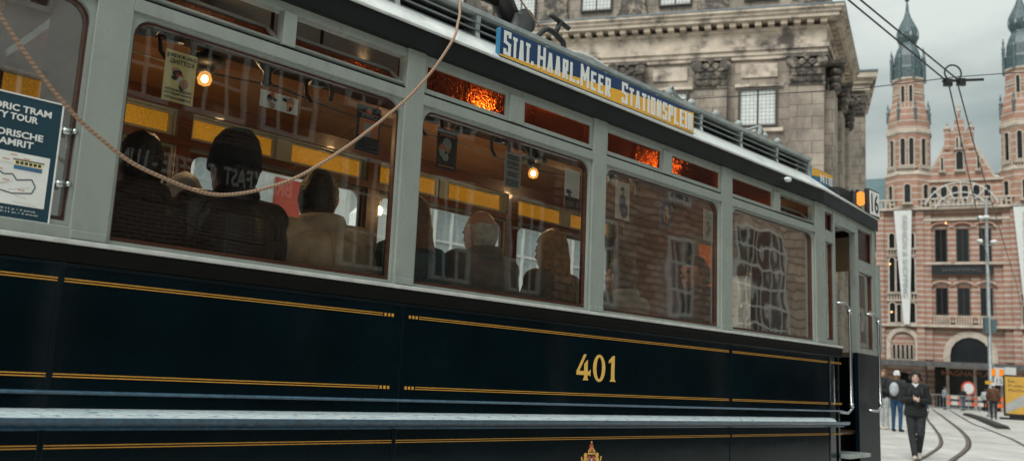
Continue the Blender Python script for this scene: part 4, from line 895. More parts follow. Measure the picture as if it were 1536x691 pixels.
# ------------------------------------------------------------------ the classical stone building behind the tram
def frame_at(x,y,e,nn,z=0): 
    mm=Matrix((Vector((e[0],e[1],0)),Vector((nn[0],nn[1],0)),Vector((0,0,1)))).transposed().to_4x4(); mm.translation=Vector((x,y,z)); return mm
STONE=brickmat('sandstone_ashlar',(.44,.37,.30),(.33,.285,.235),(.15,.13,.11),1.15,.52,.016,rough=.9,stain=((.075,.065,.058),.5,.53,.85),bump=.35)
STONEL=pm('pale_sandstone',(.55,.47,.385),rough=.9,var=.28,scale=1.6,bump=.4,bscale=25,patch=((.10,.085,.075),.8,.56))
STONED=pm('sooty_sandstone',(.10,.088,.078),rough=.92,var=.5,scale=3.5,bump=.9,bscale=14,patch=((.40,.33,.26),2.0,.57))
LEAD=pm('lead_flashing',(.16,.22,.26),rough=.5,var=.2)
def lattice_mat():
    m,nt=newmat('leaded_panes'); L=nt.links.new
    out=N(nt,'ShaderNodeOutputMaterial'); b=N(nt,'ShaderNodeBsdfPrincipled'); L(b.outputs[0],out.inputs[0])
    tc=N(nt,'ShaderNodeTexCoord'); sp=N(nt,'ShaderNodeSeparateXYZ'); cb=N(nt,'ShaderNodeCombineXYZ'); L(tc.outputs['Object'],sp.inputs[0]); L(sp.outputs[0],cb.inputs[0]); L(sp.outputs[2],cb.inputs[1])
    br=N(nt,'ShaderNodeTexBrick'); br.offset=0; L(cb.outputs[0],br.inputs['Vector']); br.inputs['Scale'].default_value=1; br.inputs['Brick Width'].default_value=.165; br.inputs['Row Height'].default_value=.165; br.inputs['Mortar Size'].default_value=.012
    br.inputs['Color1'].default_value=(.72,.74,.72,1); br.inputs['Color2'].default_value=(.62,.65,.64,1); br.inputs['Mortar'].default_value=(.30,.31,.30,1); L(br.outputs[0],b.inputs['Base Color']); b.inputs['Roughness'].default_value=.15; return m
LATT=lattice_mat()
WOODD=pm('dark_window_wood',(.05,.04,.032),rough=.6)
PM_=frame_at(13.03,36,(-.95106,.30902),(-.30902,-.95106))
pal=empty('stone_building',PM_); tag(pal,'soot stained classical stone building with pilasters and a heavy cornice behind the tram','building')
SX=lambda k:(.4-.139*k,-.99*k)       # points along the receding right side
c8=SX(8.0)
b=MB(); b.prism([(62,0),(.4,0),c8,(c8[0]+10,-9.5),(62,-20)],-.2,16.9,'z'); b.build('wall',STONE,pal)
b=MB(); b.prism([(62,-.55),(.9,-.55),(c8[0]+.5,-7.6),(c8[0]+10,-9.5),(62,-20)],16.8,26,'z'); b.build('attic_wall',STONE,pal)
def cornice(z0,z1,o,mat,name,smat=None):
    """a course that follows front and receding side, o metres proud"""
    s0=.4-o; q=SX(8.0); side_=(q[0]-o*.99-.0,q[1]-.2)
    b=MB(); b.prism([(62,o),(s0,o),side_,(q[0]+.3,q[1]-.2),(.7,-.3),(62,-.3)],z0,z1,'z'); return b
prof=[(15.15,15.32,.10),(15.32,15.52,.16),(15.52,15.70,.24)]
bm_=[cornice(z0,z1,o,None,'') for z0,z1,o in prof]
def merge(lst):
    base=lst[0]
    for q in lst[1:]:
        me=bpy.data.meshes.new('t'); q.bm.to_mesh(me); base.bm.from_mesh(me); bpy.data.meshes.remove(me); q.bm.free()
    return base
merge(bm_).build('architrave',STONEL,pal)
cornice(15.70,16.36,.12,None,'').build('frieze',STONEL,pal)
cc=[cornice(16.36,16.50,.22,None,''),cornice(16.72,16.90,.62,None,''),cornice(16.90,17.05,.70,None,''),cornice(17.05,17.17,.80,None,'')]
co_=merge(cc); 
co_.build('cornice',STONEL,pal)
b=MB(); k=0
while k*.53<61: b.box(.25+k*.53,.25+k*.53+.27,.0,.52,16.505,16.715); k+=1
k=0
while k*.6<8: q=SX(k*.6+.2); b.box(q[0]-.5,q[0]+.1,q[1]-.28,q[1],16.505,16.715); k+=1
b.build('dentil',pm('dentil_stone',(.42,.35,.27),rough=.9,var=.4,scale=1.2),pal)
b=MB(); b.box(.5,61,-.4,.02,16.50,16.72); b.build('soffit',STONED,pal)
cornice(17.17,17.215,.83,None,'').build('cornice_flashing',LEAD,pal)
PC=[1.05,4.98,8.62,12.3,15.95,19.6,23.2,26.9,30.5,34.2]
for i,c in enumerate(PC):
    h=.68
    b=MB(); b.box(c-h,c+h,.0,.30,1.5,13.85)
    b.box(c-h-.12,c+h+.12,0,.42,.9,1.5); b.build('pilaster',STONE,pal)
for kk in (1.2,4.3,7.2):
    q=SX(kk); b=MB(); b.prism([(q[0]-.30,q[1]+.6),(q[0]-.30-.17,q[1]-.6),(q[0]+.1,q[1]-.6),(q[0]+.1,q[1]+.6)],1.5,13.85,'z'); b.build('pilaster',STONE,pal)
def capital(mb,c,y,w):
    z0=13.85
    mb.box(c-w-.04,c+w+.04,y-.1,y+.06,z0,z0+.07)
    for k in range(5):          # bell, widening
        t0,t1=k/5,(k+1)/5; mb.box(c-w*(.94+.10*t1),c+w*(.94+.10*t1),y-.1,y+.02+.14*t1,z0+.07+1.0*t0,z0+.07+1.0*t1)
    for row,(zz,h,nn_,o) in enumerate(((z0+.10,.38,4,.07),(z0+.44,.36,3,.12))):
        for k in range(nn_):
            x=c+(k-(nn_-1)/2)*(1.9*w/nn_)
            mb.ell((x,y+o,zz+h*.45),(w*.36,.10,h*.5),8,6); mb.ell((x,y+o+.09,zz+h*.86),(w*.26,.10,.075),8,6)
    for sx in (-1,1):
        mb.lathe([(.05,-.08),(.23,-.08),(.25,0),(.23,.09),(.12,.12)],(c+sx*(w-.08),y+.14,z0+.98),12,axis='y'); mb.lathe([(.04,-.04),(.13,-.04),(.13,.1)],(c+sx*w*.3,y+.16,z0+.94),10,axis='y')
    mb.box(c-w-.16,c+w+.16,y-.1,y+.26,z0+1.17,z0+1.30); mb.ell((c,y+.24,z0+1.14),(.12,.08,.13),8,6)
for i,c in enumerate(PC[:8]):
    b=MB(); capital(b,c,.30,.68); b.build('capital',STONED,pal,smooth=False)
for kk in (1.2,4.3,7.2):
    q=SX(kk); b=MB()
    for z in (13.9,14.2,14.55): b.ell((q[0]-.35,q[1],z+.2),(.26+.1*(z-13.9),.62,.24),9,6)
    b.box(q[0]-.75,q[0]+.1,q[1]-.75,q[1]+.75,15.0,15.15); b.build('side_capital',STONED,pal)
def sash(name,parent,w,h,mats,panes,fr=.09,dep=.12,mull=1,trans=0,s=0,y=0,z=0,out=1):
    """window in the x-z plane; out=+1: street side is +y"""
    f=MB(); y0,y1=(0,dep*out); 
    f.rring((-w/2,w/2,0,h),(-w/2+fr,w/2-fr,fr,h-fr),min(y0,y1),max(y0,y1))
    for k in range(mull): x=-w/2+w*(k+1)/(mull+1); f.box(x-fr*.35,x+fr*.35,min(.02*out,.08*out),max(.02*out,.08*out),fr,h-fr)
    for k in range(trans): zz=h*(k+1)/(trans+1); f.box(-w/2+fr,w/2-fr,min(.025*out,.075*out),max(.025*out,.075*out),zz-fr*.3,zz+fr*.3)
    o=f.build(name,mats,parent,Matrix.Translation((s,y,z)))
    p=MB(); p.box(-w/2+fr*.5,w/2-fr*.5,min(.03*out,.045*out),max(.03*out,.045*out),fr*.5,h-fr*.5); p.build('pane',panes,o); return o
w0=sash('window',pal,1.62,1.72,WOODD,LATT,fr=.10,s=3.03,y=.01,z=12.15)
w1=sash('window',pal,1.62,3.6,WOODD,LATT,fr=.10,trans=2,s=3.03,y=.01,z=6.2)
w2=sash('window',pal,1.5,2.6,WOODD,LATT,fr=.08,s=6.72,y=-.53,z=18.05)
for i in range(1,8):
    c=(PC[i]+PC[i+1])/2
    copy_tree(w0,pal,Matrix.Translation((c-.05,.01,12.15))); copy_tree(w1,pal,Matrix.Translation((c-.05,.01,6.2)))
    if i>1: copy_tree(w2,pal,Matrix.Translation((c-.1,-.53,18.05 if i<3 else 17.7)))
copy_tree(w2,pal,Matrix.Translation((2.95,-.53,18.05)))
for i in range(9):
    c=(PC[i]+PC[i+1])/2-.03
    for (z0,z1) in ((11.95,12.10),(13.92,14.05),(5.95,6.15),(9.85,10.1)): b=MB(); b.box(c-1.0,c+1.0,0,.14,z0,z1); b.build('window_sill',STONEL,pal)
    b=MB(); b.box(c-.75,c+.75,0.,.07,14.35,14.95); b.build('stone_panel',STONEL,pal)
for i,c in enumerate(PC):
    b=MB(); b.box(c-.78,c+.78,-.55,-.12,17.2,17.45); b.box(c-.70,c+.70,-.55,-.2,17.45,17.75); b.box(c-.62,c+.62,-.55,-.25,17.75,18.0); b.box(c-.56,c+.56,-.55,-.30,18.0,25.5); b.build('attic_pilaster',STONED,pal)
# projecting wing of the same stone farther down the side
b2=frame_at(20.75,52,(-.95106,.30902),(-.30902,-.95106))
pav=empty('stone_pavilion',b2); tag(pav,'narrow stone corner pavilion standing beyond the classical building','building')
b=MB(); b.box(0,9,-7,0,-.2,19.6); b.build('wall',STONE,pav)
b=MB(); b.box(-.25,9,-7.1,.25,19.2,19.6); b.box(-.40,9,-7.2,.40,19.6,19.9); b.box(-.62,9,-7.3,.62,19.9,20.25); b.build('cornice',STONEL,pav)
b=MB(); b.box(-.68,9,-7.4,.68,20.25,20.35); b.build('cornice_flashing',LEAD,pav)
b=MB(); b.box(.05,1.1,.0,.25,1,17.6); b.box(2.6,3.6,0,.25,1,17.6); b.build('pilaster',STONE,pav)
b=MB(); capital(b,.58,.25,.52); capital(b,3.1,.25,.5)
bmesh.ops.transform(b.bm,matrix=Matrix.Translation((0,0,3.75)),verts=b.bm.verts); b.build('capital',STONED,pav)

# ------------------------------------------------------------------ red brick shopping gallery with two towers
MM=frame_at(39.104,78,(.87462,-.48481),(.48481,.87462))
mall=empty('brick_gallery',MM); tag(mall,'red brick gallery striped in pale stone with two pointed towers and a stepped gable','building')
BR=brickmat('striped_brick',(.43,.205,.14),(.33,.15,.10),(.36,.27,.22),.25,.075,.01,bands=(.46,.36,(.48,.41,.35)),bump=.1,stain=((.20,.14,.11),.9,.60,.6))
BRO=brickmat('orange_brick',(.47,.245,.165),(.38,.185,.125),(.42,.31,.25),.25,.075,.01,bands=(.62,.24,(.53,.46,.39)),bump=.1,stain=((.24,.17,.13),.8,.60,.6))
MST=pm('gallery_stone',(.52,.45,.375),rough=.85,var=.22,scale=1.5,bump=.3,bscale=20,patch=((.25,.21,.17),1.2,.62))
SLATEM=pm('slate_spire',(.075,.115,.125),rough=.45,var=.4,scale=4,bump=.5,bscale=9)
TEALR=pm('green_copper_roof',(.09,.15,.165),rough=.6,var=.15,scale=1)
DGL=pm('dark_glass',(.012,.014,.016),rough=.06,var=.3,scale=.8)
WARM=emis('warm_lamp',(1,.55,.2),3)
def arch(w,h,k=8):
    r=w/2; return [(-r,0),(r,0)]+[(r*math.cos(math.pi*i/k),h-r+r*math.sin(math.pi*i/k)) for i in range(k+1)]
def archwin(parent,s,y,z,w,h,border=.14,rot=0,name='arched_window'):
    f=MB(); A=arch(w+2*border,h+border); B=arch(w,h)
    f.strip([[(p[0],.02,p[1]) for p in A],[(p[0],-.16,p[1]) for p in A],[(p[0],-.16,p[1]) for p in B],[(p[0],.02,p[1]) for p in B]],True)
    f.box(-w/2-.2,w/2+.2,-.3,.0,-.18,0.)
    o=f.build(name,MST,parent,Matrix.Translation((s,y,z))@Matrix.Rotation(rot,4,'Z'))
    p=MB(); p.prism(B,-.03,.02,'y'); p.build('pane',DGL,o)
    return o
b=MB(); b.box(-2.62,4.16,0,9,.2,18.0); b.box(-6.55,-2.62,-.25,9,.2,17.9); b.box(4.16,8.1,-.25,9,.2,17.9); b.box(-22,-6.55,.5,9,.2,14); b.box(8.1,30,.5,9,.2,14); b.build('wall',BR,mall)
b=MB()
for (a,c) in ((-6.56,-5.9),(-3.25,-2.62),(4.16,4.8),(7.45,8.11)): b.box(a,c,-.5,.1,.2,17.9)
for a in (-2.62,3.55): b.box(a,a+.6,-.28,.1,4.5,17.9)
for a in (-.55,1.25): b.box(a-.16,a+.5,-.16,.1,7.8,16.6)
b.build('pier',BR,mall)
b=MB()
for (a,c,z,o) in ((-6.7,8.25,17.75,.75),(-2.62,4.16,12.85,.35),(-6.6,8.2,7.35,.62),(-2.62,4.16,16.75,.35)): b.box(a,c,-o,.1,z,z+.22)
b.box(-2.0,3.6,-.3,0,12.2,12.72) if False else None
for k in range(40): b.box(-6.5+k*.37,-6.5+k*.37+.12,-.70,-.58,17.97,18.6)
b.box(-6.7,8.25,-.74,-.54,18.6,18.75)
b.build('stone_course',MST,mall)
b=MB()
for c in (-1.25,.47,2.22):
    for k in range(7): b.box(c-.66+k*.2,c-.66+k*.2+.1,-.42,-.32,7.6,8.25)
    b.box(c-.75,c+.75,-.46,-.28,8.25,8.36)
b.build('balustrade',MST,mall)
for zz,hh in ((12.98,3.05),(8.45,2.38)):
    for c in (-1.25,.47,2.22):
        sash('window',mall,.98,hh,WOODD,DGL,fr=.07,mull=1,trans=0,s=c,y=-.02,z=zz,out=-1)
for c in (-1.25,.47,2.22):
    for z in (16.1,10.9):
        b=MB(); pts=[(c+.78*math.cos(math.pi*k/10),-.2,z+.05+.42*math.sin(math.pi*k/10)) for k in range(11)]; b.tube(pts,.11,6); b.build('window_arch',BRO,mall)
w3=sash('window',mall,1.1,2.4,WOODD,DGL,fr=.08,mull=1,trans=1,s=10.5,y=.48,z=8.2,out=-1)
for s_ in [10.5+2.6*k for k in range(8)]+[-8.6-2.6*k for k in range(5)]:
    for z in (4.9,8.2,11.2):
        if (s_,z)!=(10.5,8.2): copy_tree(w3,mall,Matrix.Translation((s_,.48,z)))
b=MB(); b.box(8.1,30,.2,.5,13.6,14.1); b.box(-22,-6.6,.2,.5,13.6,14.1); b.build('wing_cornice',MST,mall)
# big ground arches
for c,w,h,z in ((.87,3.1,3.0,4.0),):
    archwin(mall,c,-.08,z,w,h-.45,.55,name='great_arch_window')
for c in (-4.42,5.95):
    b=MB(); A=arch(2.7,2.9,10); B=arch(2.0,2.5,10)
    b.strip([[(p[0]+c,-.25,p[1]+4.4) for p in A],[(p[0]+c,-.45,p[1]+4.4) for p in A],[(p[0]+c,-.45,p[1]+4.4) for p in B],[(p[0]+c,-.25,p[1]+4.4) for p in B]],True); b.build('blind_arch',MST,mall)
    for k in range(5): archwin(mall,c-.72+.36*k,-.30,4.5,.2,1.25,.05)
# tower-foot windows
for c in (-4.42,5.95):
    for dx in (-.82,.82):
        archwin(mall,c+dx,-.27,14.35,.44,1.35,.12); archwin(mall,c+dx,-.27,10.4,.44,3.1,.12); archwin(mall,c+dx,-.27,7.7,.44,1.75,.12)
    for dx in (-.28,.28): archwin(mall,c+dx,-.27,10.4,.34,2.9,.1); archwin(mall,c+dx,-.27,7.7,.34,1.6,.1)
    b=MB()
    for z in (9.65,13.65):
        b.box(c-1.25,c+1.25,-.5,-.2,z+.55,z+.66); b.box(c-1.25,c+1.25,-.5,-.2,z-.06,z+.04)
        for k in range(11): b.box(c-1.2+k*.235,c-1.2+k*.235+.1,-.46,-.34,z+.04,z+.55)
    b.build('balustrade',MST,mall)
# octagonal towers
def tower(c):
    t=MB(); cy=1.2; ro=R(22.5); k=1/math.cos(R(22.5))
    t.lathe([(1.95*k,17.9),(1.95*k,20.9),(1.8*k,21.3),(1.76*k,21.4),(1.76*k,24.9)],(c,cy,0),8,ro)
    t.lathe([(1.74*k,25.35),(1.76*k,26.4),(1.52*k,27.4),(1.34*k,28.2),(1.29*k,30.2)],(c,cy,0),8,ro)
    o=t.build('tower',BRO,mall)
    t=MB(); t.lathe([(1.76*k,24.85),(1.88*k,24.95),(1.88*k,25.25),(1.74*k,25.36)],(c,cy,0),8,ro); t.build('stone_band',MST,o)
    t=MB(); t.lathe([(1.86*k,20.88),(2.02*k,21.0),(2.02*k,21.15),(1.78*k,21.42)],(c,cy,0),8,ro); t.build('stone_band',MST,o)
    t=MB(); t.lathe([(1.36*k,28.8),(1.36*k,29.0)],(c,cy,0),8,ro); t.build('stone_band',MST,o)
    t=MB(); t.lathe([(1.3*k,30.1),(1.42*k,30.2),(1.42*k,30.35),(1.2*k,30.4)],(c,cy,0),8,ro); t.build('stone_band',MST,o)
    t=MB(); t.lathe([(1.28*k,30.3),(1.27*k,31.4),(1.2*k,31.6),(1.12*k,32.6),(.92*k,33.3),(.74*k,33.7),(.72*k,34.0)],(c,cy,0),8,ro)
    t.lathe([(.72,33.95),(.82,34.1),(.98,34.55),(1.0,34.95),(.90,35.4),(.62,36.0),(.34,36.6),(.17,37.2),(.10,38.0),(.07,38.3)],(c,cy,0),16); t.ell((c,cy,38.45),(.22,.22,.22)); t.lathe([(.03,38.4),(.02,40.2)],(c,cy,0),6)
    sp_=t.build('spire',SLATEM,o)
    t=MB()
    for a in range(8):
        x,y=c+.93*math.cos(R(45*a+22)),cy+.93*math.sin(R(45*a+22)); t.ell((x,y,34.72),(.12,.12,.26),8,6)
    t.build('spire_opening',pm('pale_lattice',(.36,.38,.38),rough=.7) if c<0 else bpy.data.materials['pale_lattice'],sp_)
    for a in range(8):
        t=MB(); x,y=c+1.38*k*math.cos(R(45*a)+ro),cy+1.38*k*math.sin(R(45*a)+ro); t.lathe([(.13,30.2),(.13,32.2),(.17,32.25),(.06,32.7),(.1,32.8),(.02,33.3)],(x,y,0),6); t.build('pinnacle',SLATEM,o)
        t=MB(); x,y=c+1.72*k*math.cos(R(45*a)+ro),cy+1.72*k*math.sin(R(45*a)+ro); t.lathe([(.13,26.2),(.12,27.1),(.17,27.15),(.05,27.5),(.1,27.65),(.02,28.1)],(x,y,0),6); t.build('pinnacle',SLATEM,o)
    for a in (-90,-45,-135):
        for (z,w,h,rr,off) in ((21.75,.46,2.65,1.77,.0),(26.6,.26,2.9,1.36,.34),(26.6,.26,2.9,1.36,-.34),(18.4,.5,1.7,1.96,0)):
            if a!=-90 and off: continue
            if off==0 or a==-90:
                offs=(off,) if (off or a!=-90 or z<19) else (-.36,.36)
                for of in offs:
                    yy=rr; x=c+yy*math.cos(R(a))-of*math.sin(R(a)); y=cy+yy*math.sin(R(a))+of*math.cos(R(a)); archwin(o,x,y,z,w*(.8 if offs!=(off,) else 1),h,.1,R(a+90))
    t=MB()
    for a in (-90,-45,-135):
        for q in range(6):
            of=-.55+.22*q; rr=1.95; x=c+rr*math.cos(R(a))-of*math.sin(R(a)); y=cy+rr*math.sin(R(a))+of*math.cos(R(a)); t.box(x-.05,x+.05,y-.05,y+.05,21.15,21.8)
        p=[]; 
        for of in (-.66,.66): p.append((c+1.95*math.cos(R(a))-of*math.sin(R(a)),cy+1.95*math.sin(R(a))+of*math.cos(R(a)),21.85))
        t.tube(p,.07,6)
    t.build('balustrade',MST,o)
tower(-3.85); tower(5.42)
# gable
t=MB(); t.prism([(-2.62,18),(-2.62,20.4),(-2.15,20.9),(-.55,24.1),(-.38,25.0),(-.05,25.05),(.0,26.0),(.22,26.1),(.30,26.9),(.46,26.9),(.52,26.1),(.74,26.0),(.80,25.05),(1.1,25.0),(1.25,24.1),(3.0,20.6),(4.16,20.4),(4.16,18)],.3,1.0)
for s_ in (-.62,1.30): t.box(s_-.22,s_+.22,.15,1.1,23.3,25.2)
gb=t.build('gable',BRO,mall)
t=MB()
for s_ in (-.62,1.30): t.box(s_-.28,s_+.28,.1,1.15,25.2,25.35); t.lathe([(.2,0),(.05,.3),(.12,.4),(.02,.7)],(s_,.6,25.35),6)
t.lathe([(.22,0),(.08,.3),(.14,.42),(.02,.9)],(.37,.65,26.9),6)
for A,B in (((-2.62,20.45),(-2.1,20.95)),((-2.1,20.95),(-.75,23.7)),((1.45,23.7),(3.0,20.7)),((3.0,20.7),(4.16,20.45))): t.tube([(A[0],.6,A[1]),(B[0],.6,B[1])],.2,4)
t.box(-2.7,4.2,.1,.4,20.35,20.55); t.build('gable_coping',MST,gb)
for c,w,h,z in ((.37,.55,1.7,21.4),(-1.05,.18,1.2,21.4),(1.85,.18,1.2,21.4),(.2,.14,1.0,23.4),(.52,.14,1.0,23.4)): archwin(gb,c,.29,z,w,h,.08)
for c in (-1.75,-.95,-.05,.75,1.65,2.5): archwin(gb,c,.29,18.5,.5,1.45,.10)
b=MB()
for rr,th in ((3.1,.05),(2.2,.05)): b.tube([(.45+rr*1.0*math.cos(math.pi*(.12+.76*k/20)),-.85,16.95+rr*math.sin(math.pi*(.12+.76*k/20))) for k in range(21)],th,6)
for a in (52,70,90,112,132): b.tube([(.45+1.3*math.cos(R(a)),-.85,16.95+1.6*math.sin(R(a))),(.45+3.2*math.cos(R(a)),-.85,16.95+3.2*math.sin(R(a)))],.04,6)
b.tube([(-1.9,-.85,18.05),(2.8,-.85,18.05)],.05,6)
la=b.build('light_arch',pm('white_tube',(.7,.7,.66),rough=.4)); la.matrix_world=MM; tag(la,'white tubular half wheel decoration mounted in front of the gable arcade','decoration')
# roofs behind
b=MB(); b.prism([(3,14),(9.5,22.95),(16,22.95),(22,14)],-40,5,'x') if False else b.prism([(1.2,17.9),(7.5,22.6),(15,22.6),(20,14)],-26,30,'x'); b.build('roof',TEALR,mall)
# canopy and shop front
b=MB(); b.box(-8,9.5,-3.0,-.3,4.05,4.2); b.box(-8,9.5,-3.05,-2.95,3.85,4.3); 
for k in range(18): b.box(-8+k,-7.95+k,-3.0,-.3,4.2,4.3)
b.build('canopy',pm('canopy_metal',(.10,.10,.10),rough=.4,var=.3,scale=3),mall)
for x in (-7,-2.4,4.2,8.6): b=MB(); b.tube([(x,-2.8,.4),(x,-2.8,4.05)],.07,8); b.build('canopy_post',DKMETAL,mall)
b=MB(); b.box(-1.9,3.7,-.34,-.22,.44,4.0); b.build('shop_front',pm('shop_dark',(.016,.015,.014),rough=.12,var=.4,scale=2),mall)
b=MB(); A=arch(1.8,2.9); b.prism([(p[0]-4.4,p[1]+.44) for p in A],-.3,-.24); b.build('side_door',DGL,mall)
for x in (-.9,1.2,3.2): b=MB(); b.box(x-.12,x+.12,-.45,-.3,.44,4.0); b.build('shop_pillar',MST,mall)
text('lettering','MAGNA PLAZA',pm('bronze_letters',(.33,.13,.06),rough=.5,var=.2),(-1.35,3.2,3.22,3.68),-.50,mall,depth=.04,bold=.01)
b=MB(); b.box(-2.0,2.83,-.5,-.36,11.95,12.70); sg=b.build('sign_board',pm('sign_black',(.012,.014,.018),rough=.4),mall)
text('lettering','SHOPPING',pm('sign_grey',(.10,.10,.095),rough=.6),(-1.2,1.85,12.22,12.50),-.502,sg,depth=.02)
b=MB()
for x,z in ((-6.0,12.9),(-5.9,8.6),(-1.4,16.5)): b=MB(); b.ell((x+.6,-.55,z),(.07,.07,.09),10,7); b.build('wall_lamp',WARM,mall)
# banners
for c,lab,dd in ((-4.25,'long white twisted banner hanging on the tower beside the tram front',0),(5.15,'white twisted banner on the tower beyond the tall street lamp',0)):
    b=MB(); rows=[]
    for k in range(15):
        t=k/14; z=17.7-10.2*t; hw=.74*(1-t)+.24*t; cc=c+.22*t; tw=.10*math.sin(t*3)
        rows.append([(cc-hw,-.95-tw,z),(cc,-.95,z),(cc+hw,-.95+tw,z)])
    b.strip(rows); bo=b.build('banner',pm('banner_cloth',(.66,.68,.66),rough=.7,var=.05,scale=1) if c<0 else bpy.data.materials['banner_cloth']); bo.matrix_world=MM; tag(bo,lab,'banner','white banners on the towers')
    so=bo.modifiers.new('s','SOLIDIFY'); so.thickness=.012; so.offset=0
    text('lettering','FASHION & SHOPPING',bpy.data.materials.get('banner_ink') or pm('banner_ink',(.36,.37,.36),rough=.7),(c-.06,c+.36,9.9,17.2),-1.06,bo,depth=.01,vertical=True)
    b=MB(); b.tube([(c-.85,-.95,17.72),(c+.85,-.95,17.72)],.035,6); b.tube([(c,-.2,17.72),(c,-.95,17.72)],.03,6); b.tube([(c+.2,-.2,7.48),(c+.22,-.95,7.5)],.03,6); b.build('banner_pole',DKMETAL,bo)

# ------------------------------------------------------------------ street furniture
GALV=pm('galvanised_steel',(.36,.38,.38),rough=.4,metal=.6,var=.2,scale=4)
lp=empty('street_lamp',Matrix.Translation((27.1,50.6,G(50)))); tag(lp,'tall grey street lamp post with white globe lamps before the brick gallery','street lamp')
b=MB(); b.tube([(0,0,0),(0,0,1.2),(0,0,1.22),(0,0,12.3)],[.16,.16,.12,.075],10); b.lathe([(.24,0),(.24,.1),(.16,.2)],(0,0,0),12); b.build('pole',GALV,lp,smooth=True)
for (x,z) in ((-.4,9.7),(.4,9.7),(0,11.1),(-.35,11.05)):
    b=MB(); b.tube([(0,0,z-.1),(x*.6,0,z-.05),(x,0,z)],.03,6); a_=b.build('arm',GALV,lp)
    b=MB(); b.ell((x,0,z+.12),(.20,.2,.13),12,8); b.build('lamp_globe',pm('opal',(.72,.74,.72),rough=.3) if (x,z)==(-.4,9.7) else bpy.data.materials['opal'],a_,smooth=True)
b=MB(); b.box(-.28,-.08,-.15,.15,4.6,5.5); b.box(.1,.35,-.12,.12,4.7,5.4); b.build('signal_box',pm('signal_grey',(.10,.15,.17),rough=.4),lp)
# tram stop signs with amber lights
ss=empty('tram_signal_sign',Matrix.Translation((26.75,49.6,G(49)))); tag(ss,'white sign panels with orange lights on a post beside the street lamp','sign')
b=MB(); b.tube([(0,0,0),(0,0,2.9)],.05,8); b.build('pole',GALV,ss)
b=MB(); b.box(-.02,.55,-.05,-.02,1.75,2.7); b.box(.58,1.2,-.05,-.02,2.35,2.75); b.build('sign_panel',pm('sign_white',(.66,.67,.65),rough=.5,var=.06),ss)
text('lettering','15',INK,(.12,.42,1.83,2.1),-.052,ss,depth=.004)
b=MB(); b.box(-.15,.06,-.10,-.055,2.25,2.62); b.box(.28,.50,-.10,-.055,2.25,2.62); b.build('orange_light',emis('signal_orange',(1,.30,.03),1.0),ss)
b=MB(); b.box(-.5,-.1,-.05,-.02,1.78,1.95); b.build('arrow_panel',YELS,ss)
# round sign on the barrier
rs=empty('road_sign',Matrix.Translation((37.9,74.2,G(74)))); tag(rs,'round white road sign with a red rim standing by the orange barrier','road sign')
b=MB(); b.tube([(0,0,0),(0,0,2.1)],.04,8); b.build('pole',GALV,rs)
b=MB(); b.lathe([(.58,-.02),(.58,.02)],(0,0,1.75),24,axis='y'); rim=b.build('rim',pm('sign_red',(.55,.07,.04),rough=.4),rs)
b=MB(); b.lathe([(.43,-.05),(.43,-.022)],(0,0,1.75),24,axis='y'); b.build('disc',bpy.data.materials['sign_white'],rim)
ORB=pm('barrier_orange',(.75,.12,.02),rough=.5); WB=bpy.data.materials['sign_white']
for i,(x,y) in enumerate(((37.7,75.0),(39.9,74.0))):
    o=empty('road_barrier',Matrix.Translation((x,y,G(y)))@Matrix.Rotation(R(-20),4,'Z')); tag(o,('orange and white road barrier under the round sign','orange and white road barrier between the round sign and the brown jacket')[i],'barrier','road barriers before the entrance')
    for zz in (.35,.85):
        b=MB(); 
        for k in range(5): b.mi=(k+i)%2; b.box(-1.2+k*.48,-1.2+k*.48+.47,-.03,.03,zz,zz+.3)
        b.build('board',[ORB,WB],o)
    b=MB(); b.tube([(-1,0,0),(-1,0,1.2)],.04,6); b.tube([(1,0,0),(1,0,1.2)],.04,6); b.build('leg',GALV,o)
for i,(x,y) in enumerate(((29.2,66),(31.6,65.2),(33.6,66.4))):
    o=empty('crowd_barrier',Matrix.Translation((x,y,G(y)))@Matrix.Rotation(R(-18+10*i),4,'Z')); tag(o,('grey steel railing of the row before the entrance, nearest the walking man','grey steel railing in the middle of the row before the entrance','grey steel railing next to the round sign')[i],'railing','steel railings before the entrance')
    b=MB(); b.tube([(-1.1,0,0),(-1.1,0,1.1),(1.1,0,1.1),(1.1,0,0)],.035,6); b.tube([(-1.1,0,.2),(1.1,0,.2)],.03,6); b.build('frame',GALV,o)
    b=MB()
    for k in range(10): b.tube([(-1+k*.22,0,.2),(-1+k*.22,0,1.1)],.014,5)
    b.build('bar',GALV,o)
# yellow display
kd=empty('advertising_display',Matrix.Translation((26.5,46.7,G(46.7)))@Matrix.Rotation(R(-28),4,'Z')); tag(kd,'yellow advertising display in a black frame standing on the pavement','display')
b=MB(); b.box(-.75,.75,-.09,.09,.18,2.25); b.build('frame',pm('display_black',(.015,.015,.016),rough=.3),kd,bevel=.01)
b=MB(); b.box(-.66,.66,-.105,-.092,.30,2.18); fa=b.build('poster',pm('poster_yellow',(.62,.36,.06),rough=.35,var=.08,scale=3),kd)
for s_,z in (('la.',1.88),('Preferred',1.65),('Platform',1.42)): text('lettering',s_,INK,(-.5,-.5+.12*len(s_),z,z+.14),-.1055,fa,depth=.003)
b=MB(); b.prism([(-.66,.75),(.1,1.25),(.66,1.05),(.66,.95),(-.66,.32)],-.109,-.1055); b.build('picture',PAPER_G,fa)
b=MB(); b.box(-.95,.95,-.35,.35,0,.10); b.box(-.5,.5,-.1,.1,.10,.18); b.build('foot',bpy.data.materials['display_black'],kd)
